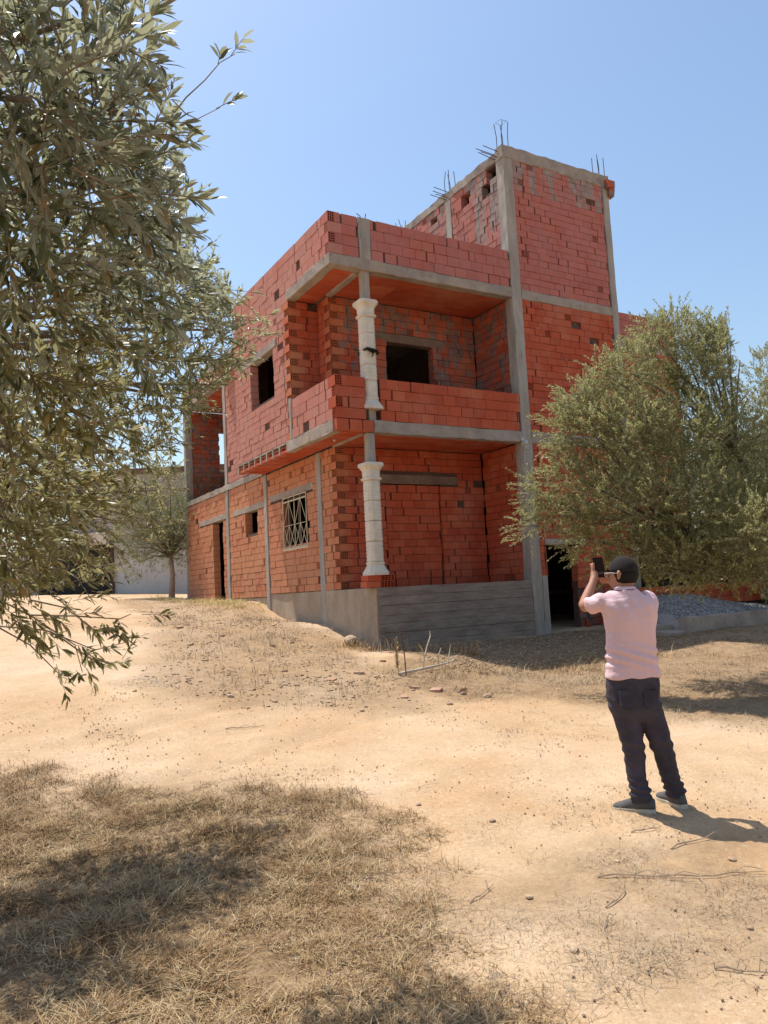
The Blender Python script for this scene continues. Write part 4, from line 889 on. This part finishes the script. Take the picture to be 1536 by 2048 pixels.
for pth in lowpts:
    P_ = [at(x_, y_, d1+.1*random.gauss(0, 1)) for x_, y_ in pth]; tp = []
    for k in (1, 2, 3):
        for _ in range(2 if k < 3 else 1): tp.append((P_[k]+RNG.normal(0, .02, 3), (P_[k]-P_[k-1])/np.linalg.norm(P_[k]-P_[k-1])+RNG.normal(0, .45, 3), random.uniform(.06, .14)))
    spray(olL, P_, .004, tp, 12, .055, .0115, mat=leafW)

# ---- olive tree on the right, before the tower
tb = at(1640, 1300, 10.6); olR = thing('olive_tree', 'wide olive tree with small silvery leaves hanging low on the right, before the brick tower', 'tree', (tb[0], tb[1], gz(tb[0], tb[1])))
rz = olR.location.z; rootR = np.array([tb[0], tb[1], rz]); top = rootR+np.array([-.2, .1, 1.6])
MB().tube([rootR-[0, 0, .1], rootR+[.02, 0, .5], rootR+[-.1, .05, 1.1], top], [.28, .21, .18, .15], 12).build('trunk', bark, olR, True)
specR = [(1350,640,10.9,.24),(1400,660,11,.28),(1460,680,11.1,.26),(1300,660,10.6,.22),(1480,720,11,.26),(1420,780,10.6,.4),(1205,745,10.3,.36),(1150,790,10.2,.34),(1125,860,10.1,.3),(1440,690,10.8,.4),(1295,690,10.5,.3),(1330,690,10.5,.42),(1250,740,10.2,.42),(1400,740,10.6,.5),(1180,860,10.0,.42),(1260,880,9.9,.55),(1360,880,10,.6),(1460,880,10.4,.6),(1140,950,10,.38),(1200,1000,9.8,.45),(1300,1020,9.6,.55),(1400,1020,9.6,.6),(1500,1020,9.8,.6),
 (1180,1080,9.8,.32),(1270,1110,9.6,.36),(1360,1120,9.4,.40),(1450,1120,9.4,.40),(1530,1130,9.5,.4),(1070,980,10.2,.20),(1060,1050,10.2,.20),(1110,1030,10.1,.22),(1085,1010,10.2,.2),(1430,700,11,.38),(1350,650,10.8,.20),(1450,650,11,.18),(1150,800,10.2,.2),
 (1300,900,11.2,.6),(1420,950,11.4,.7),(1250,980,11,.5),(1540,900,11.2,.5),(1600,1000,10.4,.8),(1620,800,11,.6),(1500,780,11.3,.28),(1230,820,10.8,.4),(1320,780,11,.5),(1510,1060,9.0,.4),(1400,1150,9.6,.25),(1490,1150,9.4,.25),(1230,1130,9.8,.2),(1150,1090,10,.16)]
clR = [(at(px, py, d), r) for px, py, d, r in specR]
hubs = [at(1500, 1000, 10.4), at(1470, 900, 11.0), at(1560, 1050, 9.9), at(1380, 1080, 9.9)]
for hb in hubs: limb(olR, [top, top*.5+hb*.5+np.array([0, 0, .15]), hb], .11, .05, 8)
for (c_, r) in clR:
    j = min(hubs, key=lambda q: np.linalg.norm(q-c_)); m = j*.5+c_*.5+RNG.normal(0, .1, 3); limb(olR, [j, m, c_], .026, .006, 6)
def keepR(b, d):
    e = pix(b+d*.25); lim = np.interp(e[:, 0], [1000, 1100, 1180, 1240, 1300, 1345, 1400, 1450, 1480, 1510, 1560], [880, 790, 730, 660, 625, 590, 610, 610, 800, 800, 500])
    return (e[:, 1] > lim+RNG.normal(0, 26, len(e))) & ((e[:, 1] < 1185) | (e[:, 0] > 1536))
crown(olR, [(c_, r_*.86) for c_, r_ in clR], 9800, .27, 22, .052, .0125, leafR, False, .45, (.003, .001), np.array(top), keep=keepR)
# ---- trees behind
def simple_tree(name, label, base, h, cw, n, mat, nc=14, trunk_h=1.2, lsz=.07, lwd=.02):
    o = thing(name, label, 'tree', (base[0], base[1], gz(base[0], base[1]))); b = np.array(o.location)
    MB().tube([b-[0, 0, .1], b+[.05, 0, trunk_h*.6], b+[0, .05, trunk_h*1.3]], [.10*h/4, .08*h/4, .06*h/4], 8).build('trunk', pbark if name == 'feathery_tree' else bark, o, True); cl = []
    for i in range(nc):
        a_ = random.uniform(0, 6.28); r_ = cw*math.sqrt(random.random())*.75; z_ = trunk_h+random.uniform(.1, 1)*(h-trunk_h)*(1-.35*(r_/cw)**2); c_ = b+np.array([math.cos(a_)*r_, math.sin(a_)*r_, z_-.3]); cl.append((c_, cw*random.uniform(.25, .42)))
        limb(o, [b+[0, 0, trunk_h*1.1], (b+[0, 0, trunk_h*1.3])*.5+c_*.5, c_], .035*h/4, .01, 5)
    crown(o, cl, n, .35, 16, lsz, lwd, mat, False, .4, (.004, .0015), b+np.array([0, 0, trunk_h])); return o
simple_tree('olive_tree', 'greener olive tree at the right edge, standing behind the wide olive', at(1600, 1190, 17), 5.9, 2.0, 3200, leafm2, nc=18, lsz=.08, lwd=.022)
simple_tree('olive_tree', 'distant olive tree beyond the right edge of the tower', at(1480, 1190, 30), 4.8, 2.6, 1500, leafm2, lsz=.10, lwd=.03)
for k_, (px_, d_, h_) in enumerate(((1330, 20, 2.0), (1400, 19, 2.3), (1470, 20.5, 2.1), (1545, 19, 2.4))):
    simple_tree('shrub', ('leftmost', 'second from left', 'second from right', 'rightmost')[k_]+' of the four dark shrubs behind the gravel bay', at(px_, 1190, d_), h_, 1.15, 1100, leafm, nc=9, trunk_h=.25, lsz=.07, lwd=.025)
simple_tree('feathery_tree', 'small feathery light green tree before the pale wall, left of the house', at(343, 1190, 25.5), 4.5, 1.75, 3600, leafm3, nc=22, trunk_h=1.25, lsz=.07, lwd=.012)

# ------------------------------------------------------------------ pale building and gate behind on the left
bgp = thing('pale_building', 'pale rendered flat-roofed building with a brown roof edge, far behind the left olive branches', 'building', (-1, 19.6, 2.0))
ren = concrete_mat('old_render', (.42, .36, .33), (.52, .46, .42), (.36, .28, .24)); wht = concrete_mat('whitewash', (.60, .57, .53), (.70, .67, .63), (.5, .45, .4))
A0 = at(135, 1187, 31); A1 = at(420, 1187, 31); ux = norm(A1-A0); ux[2] = 0; ux = norm(ux); nyv = np.array([-ux[1], ux[0], 0]); zb0 = 1.6
def obox(mb, s0, s1, d0_, d1_, z0, z1):
    P_ = [A0+ux*s+nyv*d for s in (s0, s1) for d in (d0_, d1_)]; xy = [P_[0], P_[2], P_[3], P_[1]]
    V_ = [(q[0], q[1], z0) for q in xy]+[(q[0], q[1], z1) for q in xy]; mb.add(V_, [(0,3,2,1),(4,5,6,7),(0,1,5,4),(1,2,6,5),(2,3,7,6),(3,0,4,7)]); return mb
obox(MB(), 0, 7.0, .1, 6, zb0, 6.85).build('wall', ren, bgp); obox(MB(), 1.9, 7.0, -.02, .1, zb0, 4.05).build('wall', wht, bgp)
obox(MB(), -.1, 7.1, 0, 6.1, 6.86, 7.08).build('roof_edge', plain('brown_coping', (.18, .10, .07)), bgp); obox(MB(), .02, .3, .02, .1, zb0, 6.85).build('corner_strip', wht, bgp)
gt = thing('metal_gate', 'tall dark metal gate in the shade to the left of the pale wall', 'gate', tuple(A0)); gmat = plain('dark_gate_metal', (.025, .022, .02), .6)
obox(MB(), -1.1, 1.85, -.10, -.03, 1.9, 4.0).build('gate_panel', gmat, gt)
for k in range(7): obox(MB(), -1.05+k*.42, -1.0+k*.42, -.14, -.10, 1.9, 4.0).build('gate_bar', gmat, gt)
obox(MB(), 1.80, 1.9, -.16, -.10, 1.9, 4.05).build('gate_frame', plain('rusty_brown', (.11, .055, .035)), gt)
obox(MB(), .2, 1.75, -.35, -.03, 4.03, 4.5).build('gate_lintel', M['cast'], gt)
bw2 = thing('boundary_wall', 'grey boundary wall running left from the dark gate', 'wall', tuple(A0)); obox(MB(), -9, -1.12, 0, .2, 1.4, 3.9).build('wall', ren, bw2)

# ------------------------------------------------------------------ the man
skin_m = NT('skin'); skin_m.color((.36, .17, .105)); skin_m.b.inputs['Roughness'].default_value = .55; skin_m.b.inputs['Subsurface Weight'].default_value = .08; skin_m = skin_m.m
t = NT('pink_polo'); P = t.pos(); t.color(t.ramp(t.noise(P, 9, 4), [(.3, (.66, .45, .47)), (.7, (.70, .49, .50))])); t.bump(t.math('ADD', t.noise(t.mapping(P, (1, 1, 3.2)), 7, 4), t.math('MULTIPLY', t.noise(P, 300, 2), .05)), .5, .03); shirt_m = t.m
t = NT('dark_trousers'); P = t.pos(); t.color(t.ramp(t.noise(P, 8, 5), [(.3, (.040, .034, .046)), (.7, (.070, .060, .078))])); t.bump(t.noise(t.mapping(P, (1, 1, 1.8)), 9, 5), .7, .03); trouser_m = t.m
cap_m = plain('dark_cap_cloth', (.022, .017, .016), .9, .25, 40)
DM = 5.32
def mA(px, py, d=DM): return at(px, py, d)
sx = norm(np.array([rt0[0], rt0[1], 0])); fy = np.array([-sx[1], sx[0], 0])      # body side and forward (away from the camera)
PXM = DM/FPX
def ering(c, a_, b, u=sx, v=fy, n=20, sq=1.0):
    R_ = []
    for i in range(n):
        th = 2*math.pi*i/n; cx_, sy_ = math.cos(th), math.sin(th); k = (abs(cx_)**2.5+abs(sy_)**2.5)**(-1/2.5) if sq else 1; R_.append(c+u*a_*cx_*k+v*b*sy_*k)
    return R_
def limbtube(m_, pts, rad, n=14): m_.tube(pts, rad, n)
def finish(mb, name, mat, parent, voxel, smooth=4, folds=None):
    me = mb.mesh(name, mat, True); o = bpy.data.objects.new(name, me); COL.objects.link(o)
    r_ = o.modifiers.new('r', 'REMESH'); r_.mode = 'VOXEL'; r_.voxel_size = voxel; r_.use_smooth_shade = True
    s_ = o.modifiers.new('s', 'SMOOTH'); s_.iterations = smooth; s_.factor = .6
    dg = bpy.context.evaluated_depsgraph_get(); ev = o.evaluated_get(dg); m2 = bpy.data.meshes.new_from_object(ev); m2.name = name
    o.modifiers.clear(); o.data = m2
    if not m2.materials: m2.materials.append(mat)
    if folds is not None:
        n_ = len(m2.vertices); co = np.empty(n_*3); m2.vertices.foreach_get('co', co); co = co.reshape(-1, 3); no = np.empty(n_*3); m2.vertices.foreach_get('normal', no); no = no.reshape(-1, 3)
        co = co+no*folds(co)[:, None]; m2.vertices.foreach_set('co', co.ravel()); m2.update()
    m2.polygons.foreach_set('use_smooth', np.ones(len(m2.polygons), bool)); o.parent = parent; o.matrix_parent_inverse = Matrix.Translation(-Vector(parent.location)); return o
man_o = np.array([-2.93, -8.66, 0]); fl_, fr_ = mA(1278, 1612, 5.28), mA(1352, 1600, 5.40)
gzm = gz(-2.95, -8.68)
man = thing('person', 'man in pink polo shirt, dark trousers and dark cap photographing the house', 'person', (-2.93, -8.66, gzm))
def TR(px, py, hw, hd, dd=0.0): return ering(mA(px, py, DM+dd), hw*PXM, hd)
# body
b = MB()
b.loft([TR(1266, 1415, 34, .08), TR(1265, 1380, 42, .095), TR(1263, 1320, 43, .10), TR(1262, 1285, 41, .09), TR(1261, 1240, 44, .10), TR(1256, 1205, 48, .095), TR(1252, 1190, 42, .07), TR(1250, 1182, 24, .06)])
hd_ = norm(fy*.66-sx*.75)                                        # where the face points
hs_ = np.array([hd_[1], -hd_[0], 0])
hc = mA(1246, 1148, DM+.03); upz = np.array([0, 0, 1.0])
b.tube([mA(1250, 1192, DM), mA(1249, 1178, DM+.01), hc-upz*.05], [.066, .062, .062], 14)
def ell(c, a_, bb, h, n=9, tilt=0.0):
    R_ = []
    for i in range(n):
        ph = math.pi*(i+.5)/n; R_.append(ering(c-upz*h*math.cos(ph), a_*math.sin(ph), bb*math.sin(ph), hs_, hd_, 18, 0))
    return R_
b.loft(ell(hc, .076, .093, .115)); b.loft(ell(hc-upz*.065+hd_*.03, .052, .062, .055))           # skull, jaw
b.tube([hc+hd_*.085+upz*.01, hc+hd_*.108-upz*.022, hc+hd_*.088-upz*.035], [.010, .016, .008], 8)   # nose
for sg in (-1, 1): b.tube([hc+hs_*sg*.078+upz*.025-hd_*.005, hc+hs_*sg*.088-hd_*.012+upz*.005, hc+hs_*sg*.078-upz*.03], [.010, .016, .008], 8)
b.tube([hc+hd_*.084-upz*.052-hs_*.02, hc+hd_*.094-upz*.052, hc+hd_*.084-upz*.052+hs_*.02], [.005, .008, .005], 6)
shL, shR = mA(1206, 1203, DM), mA(1300, 1199, DM)
elL, wrL = mA(1167, 1213, DM+.20), mA(1185, 1166, DM+.34)
b.tube([shL, shL*.5+elL*.5, elL], [.044, .043, .040], 12); b.tube([elL, elL*.55+wrL*.45, wrL], [.041, .039, .027], 12)
elR, wrR = mA(1283, 1208, DM+.24), mA(1232, 1172, DM+.36)
b.tube([shR, shR*.5+elR*.5, elR], [.044, .043, .040], 12); b.tube([elR, elR*.55+wrR*.45, wrR], [.041, .038, .027], 12)
# phone frame of reference
pc = mA(1198, 1135, DM+.40); pu = norm(upz*.985-sx*.09+fy*.06); psd = norm(sx*.93-fy*.22); pn = norm(np.cross(psd, pu))
# left hand: palm under/behind the phone, fingers round its left edge, thumb on the near side
b.tube([wrL, wrL*.4+(pc-psd*.035-pu*.05)*.6, pc-psd*.038-pu*.03], [.027, .030, .026], 12)
for i, (dz, ln) in enumerate(((-.040, .055), (-.018, .066), (.004, .070), (.026, .062))):
    k0 = pc-psd*.045+pu*(dz-.005)+pn*-.004; k1 = pc-psd*.050+pu*dz+fy*.022; k2 = pc-psd*.030+pu*(dz+.006)+fy*.030; k3 = pc-psd*(.030-ln*.55)+pu*(dz+.010)+fy*.022
    b.tube([pc-psd*.040+pu*(dz*.6-.02), k0, k1, k2, k3], [.011, .0100, .0092, .0085, .0075], 8)
b.tube([pc-psd*.040-pu*.055, pc-psd*.047-pu*.02-fy*.014, pc-psd*.042+pu*.012-fy*.018, pc-psd*.036+pu*.038-fy*.014], [.013, .0125, .0105, .009], 8)
# right hand: palm low at the right of the phone, fingers supporting, thumb tapping, index raised
pR = pc+psd*.060-pu*.085; b.tube([wrR, wrR*.5+pR*.5, pR], [.027, .030, .026], 12)
for i, (o1, ln) in enumerate(((0, .066), (.5, .070), (1, .064), (1.5, .052))):
    q0 = pR+pu*(.012-.014*i)+fy*.006*i; b.tube([pR*.5+q0*.5, q0-psd*.022+fy*.010, q0-psd*.045+fy*.018+pu*.004, q0-psd*(.045+ln*.35)+fy*.012+pu*.010], [.012, .0098, .009, .0075], 8)
b.tube([pR-fy*.01, pR+pu*.03-psd*.012-fy*.022, pR+pu*.045-psd*.030-fy*.026, pR+pu*.05-psd*.048-fy*.022], [.014, .0120, .0105, .009], 8)
# legs under the trousers
hipL, kneL, ankL = mA(1243, 1395), mA(1269, 1505, DM+.0), mA(1281, 1598, DM-.02); hipR, kneR, ankR = mA(1290, 1395), mA(1326, 1500, DM+.03), mA(1351, 1590, DM+.07)
for h_, k_, a2 in ((hipL, kneL, ankL), (hipR, kneR, ankR)): b.tube([h_, h_*.5+k_*.5, k_], [.062, .055, .044], 12); b.tube([k_, k_*.6+a2*.4, a2], [.044, .042, .034], 12)
for a2, to in ((ankL, mA(1243, 1603, DM+.0)), (ankR, ankR+fy*.16-sx*.02)): b.tube([a2+upz*.02, a2-upz*.03, a2*.8+to*.2-upz*.045], [.030, .026, .018], 10)
finish(b, 'body', skin_m, man, .0065, 3)
# polo shirt
s = MB(); s.loft([TR(1265, 1354, 54, .132), TR(1264, 1335, 52, .130), TR(1263, 1310, 49.5, .126), TR(1261, 1285, 47.5, .12), TR(1261, 1262, 49, .123), TR(1261, 1235, 51.5, .13), TR(1257, 1212, 55, .126), TR(1254, 1199, 53, .105), TR(1252, 1190, 42, .085), TR(1251, 1184, 28, .073), TR(1250, 1179, 22, .068)])
def sleeve(a_, e, f):
    q = a_*(1-f)+e*f; s.tube([mA(1253, 1205), a_*.75+mA(1253, 1205)*.25, a_, a_*.5+q*.5, q], [.075, .070, .063, .062, .062], 14)
sleeve(shL, elL, .66); sleeve(shR, elR, .62)
def shirt_folds(c):
    u = (c-man_o)@sx; z = c[:, 2]-gzm; v = (c-man_o)@fy
    w1 = np.exp(-((z-1.06)/.07)**2); w2 = np.clip((z-1.3)/.1, 0, 1)
    a_ = .0095*w1*np.sin(z*95+u*14+2.5*np.sin(u*9))+.006*w2*np.sin(u*75+z*40)+.0035*np.sin(z*28+u*19+v*11)+.005*np.exp(-((z-.93)/.05)**2)*np.sin(u*40)
    return a_+.004*fbm(u*12+v*9, z*22)
finish(s, 'polo_shirt', shirt_m, man, .009, 5, shirt_folds)
cl_ = MB(); colr = []
for (z_, r_, k_) in ((0, .071, 0), (.012, .073, 0), (.030, .069, 0), (.031, .064, 0), (.010, .064, 0)):
    colr.append(ering(mA(1250, 1182, DM)+upz*z_, r_*1.02, r_, n=22, sq=0))
cl_.loft(colr, False).build('collar', shirt_m, man, True)
ln_ = MB(); ln_.tube(ering(mA(1250, 1182, DM)+upz*.008, .0765, .0755, n=22, sq=0)+[ering(mA(1250, 1182, DM)+upz*.008, .0765, .0755, n=22, sq=0)[0]], .0025, 5); ln_.build('collar_stripe', plain('navy_trim', (.03, .03, .10)), man, True)
# trousers
tr = MB(); tr.loft([TR(1265, 1345, 50, .122), TR(1265, 1370, 52, .128), TR(1267, 1400, 51, .128), TR(1270, 1425, 44, .115), TR(1273, 1440, 34, .095)])
tr.tube([mA(1242, 1400), mA(1255, 1440), mA(1263, 1475), mA(1269, 1504, DM+.01), mA(1271, 1535, DM+.005), mA(1275, 1562, DM-.01), mA(1281, 1582, DM-.02), mA(1281, 1600, DM-.02)], [.098, .089, .081, .074, .068, .066, .072, .072], 16)
tr.tube([mA(1291, 1400), mA(1306, 1440), mA(1318, 1475), mA(1327, 1504, DM+.02), mA(1335, 1535, DM+.04), mA(1343, 1562, DM+.05), mA(1350, 1580, DM+.07), mA(1351, 1592, DM+.07)], [.096, .088, .080, .072, .066, .064, .071, .069], 16)
def leg_folds(c):
    u = (c-man_o)@sx; z = c[:, 2]-gzm; v = (c-man_o)@fy
    return .008*np.exp(-((z-.12)/.09)**2)*np.sin(z*130+u*20)+.006*np.exp(-((z-.42)/.08)**2)*np.sin(z*85+u*30)+.006*np.exp(-((z-.74)/.06)**2)*np.sin(z*70-abs(u)*60)+.006*fbm(u*14+v*10, z*14)
finish(tr, 'trousers', trouser_m, man, .009, 4, leg_folds)
for k, (px_, py_, dd) in enumerate(((1243, 1392, 0), (1289, 1392, 0))):   # back pockets
    c_ = mA(px_, py_, DM)-fy*.133; MB().add([c_-sx*.05+upz*.055, c_+sx*.05+upz*.055, c_+sx*.045-upz*.045, c_-upz*.065, c_-sx*.045-upz*.045, *[q+fy*.03 for q in (c_-sx*.05+upz*.055, c_+sx*.05+upz*.055, c_+sx*.045-upz*.045, c_-upz*.065, c_-sx*.045-upz*.045)]], [(0,4,3,2,1),(0,1,6,5),(1,2,7,6),(2,3,8,7),(3,4,9,8),(4,0,5,9)]).build('back_pocket', trouser_m, man)
# shoes
sole_m = plain('pale_rubber', (.50, .45, .36), .7, .1); shoe_m = plain('grey_canvas', (.10, .095, .09), .8, .2, 30)
def shoe(ank, dirv):
    d = norm(np.array([dirv[0], dirv[1], 0])); s_ = np.array([d[1], -d[0], 0]); c0 = np.array([ank[0], ank[1], gz(ank[0], ank[1])])-d*.055
    prof = [(-.02, .028), (.0, .040), (.06, .043), (.12, .040), (.17, .048), (.21, .046), (.245, .034), (.262, .014)]
    def outline(z, g): return [c0+d*(x_)+s_*(w_+g)+upz*z for x_, w_ in prof]+[c0+d*x_-s_*(w_+g)+upz*z for x_, w_ in prof[::-1]]
    MB().loft([outline(-.004, .002), outline(.026, .004), outline(.028, -.002)]).build('shoe_sole', sole_m, man, False)
    hts = [.085, .100, .105, .098, .078, .062, .052, .036]; R_ = []
    for (x_, w_), h_ in zip(prof, hts): R_.append([c0+d*x_+s_*w_*math.cos(th)*1.0+upz*(.027+(h_-.027)*math.sin(th)) for th in np.linspace(0, math.pi, 9)])
    MB().loft(R_).build('shoe_upper', shoe_m, man, True)
shoe(mA(1287, 1600, DM-.02), -sx*.93+fy*.35); shoe(mA(1353, 1592, DM+.07), fy*.93-sx*.30)
# cap, hair, glasses
cp = MB(); R_ = []
for i in range(8):
    ph = math.pi*.5*i/7.5; R_.append(ering(hc+upz*(.014+.112*math.sin(ph))-hd_*.006, .084*math.cos(ph)+.001, .102*math.cos(ph)+.001, hs_, hd_, 22, 0))
cp.loft(R_).build('cap', cap_m, man, True)
bk = MB(); NB = 9; top_, bot_ = [], []
for i in range(NB):
    th = math.pi*(i/(NB-1)); e_ = hs_*math.cos(th)*.072; out_ = hd_*(.085+.092*math.sin(th)); top_.append(hc+e_+out_+upz*(.032-.018*math.sin(th))); bot_.append(top_[-1]-upz*.006)
inn = [hc+hs_*math.cos(math.pi*i/(NB-1))*.074+hd_*.078+upz*.034 for i in range(NB)]
bk.add(top_+inn+bot_+[q-upz*.006 for q in inn], [(i, i+1, NB+i+1, NB+i) for i in range(NB-1)]+[(2*NB+i+1, 2*NB+i, 3*NB+i, 3*NB+i+1) for i in range(NB-1)]+[(i+1, i, 2*NB+i, 2*NB+i+1) for i in range(NB-1)]); bk.build('cap_peak', cap_m, man, False)
hr = MB(); hr.loft([ering(hc+upz*z_-hd_*.012, r1_, r2_, hs_, hd_, 20, 0) for z_, r1_, r2_ in ((-.065, .062, .070), (-.045, .073, .084), (-.01, .0795, .094), (.012, .0805, .096))]); hr.build('hair', plain('black_hair', (.012, .009, .008), .8), man, True)
gl = MB()
for sg in (-1, 1):
    gl.tube([hc+hs_*sg*.083-hd_*.0+upz*.004, hc+hs_*sg*.085+hd_*.05+upz*.012, hc+hs_*sg*.070+hd_*.10+upz*.010], .0028, 5)
    gl.tube([hc+hs_*(sg*.036+.027*math.cos(q))+hd_*(.105)+upz*(.004+.020*math.sin(q)) for q in np.linspace(0, 6.283, 13)], .002, 5)
gl.tube([hc+hs_*.01+hd_*.107+upz*.008, hc-hs_*.01+hd_*.107+upz*.008], .002, 5)
gl.build('glasses', plain('pale_metal', (.6, .58, .55), .4, .05), man, True)
# phone held in both hands
ph = thing('phone', 'black phone held upright in front of the man\'s face', 'phone', tuple(pc)); hx, hz_, ht = .037, .074, .0045
def pbox(mb, x0, x1, z0, z1, t0, t1):
    V_ = [pc+psd*x_+pu*z_+pn*t_ for t_ in (t0, t1) for x_, z_ in ((x0, z0), (x1, z0), (x1, z1), (x0, z1))]; return mb.add(V_, [(0,1,2,3),(7,6,5,4),(0,4,5,1),(1,5,6,2),(2,6,7,3),(3,7,4,0)])
pbox(MB(), -hx, hx, -hz_, hz_, -ht, ht).build('phone_body', plain('black_plastic', (.006, .005, .005), .6, .1, 10, .2), ph)
sgn = -1 if (pn@(CAM-pc)) < 0 else 1
pbox(MB(), -hx+.004, hx-.004, -hz_+.007, hz_-.007, sgn*(ht+.0004)-.0003, sgn*(ht+.0004)+.0003).build('phone_screen', plain('dark_screen', (.022, .009, .008), .5, .2, 20, .15, 0), ph)
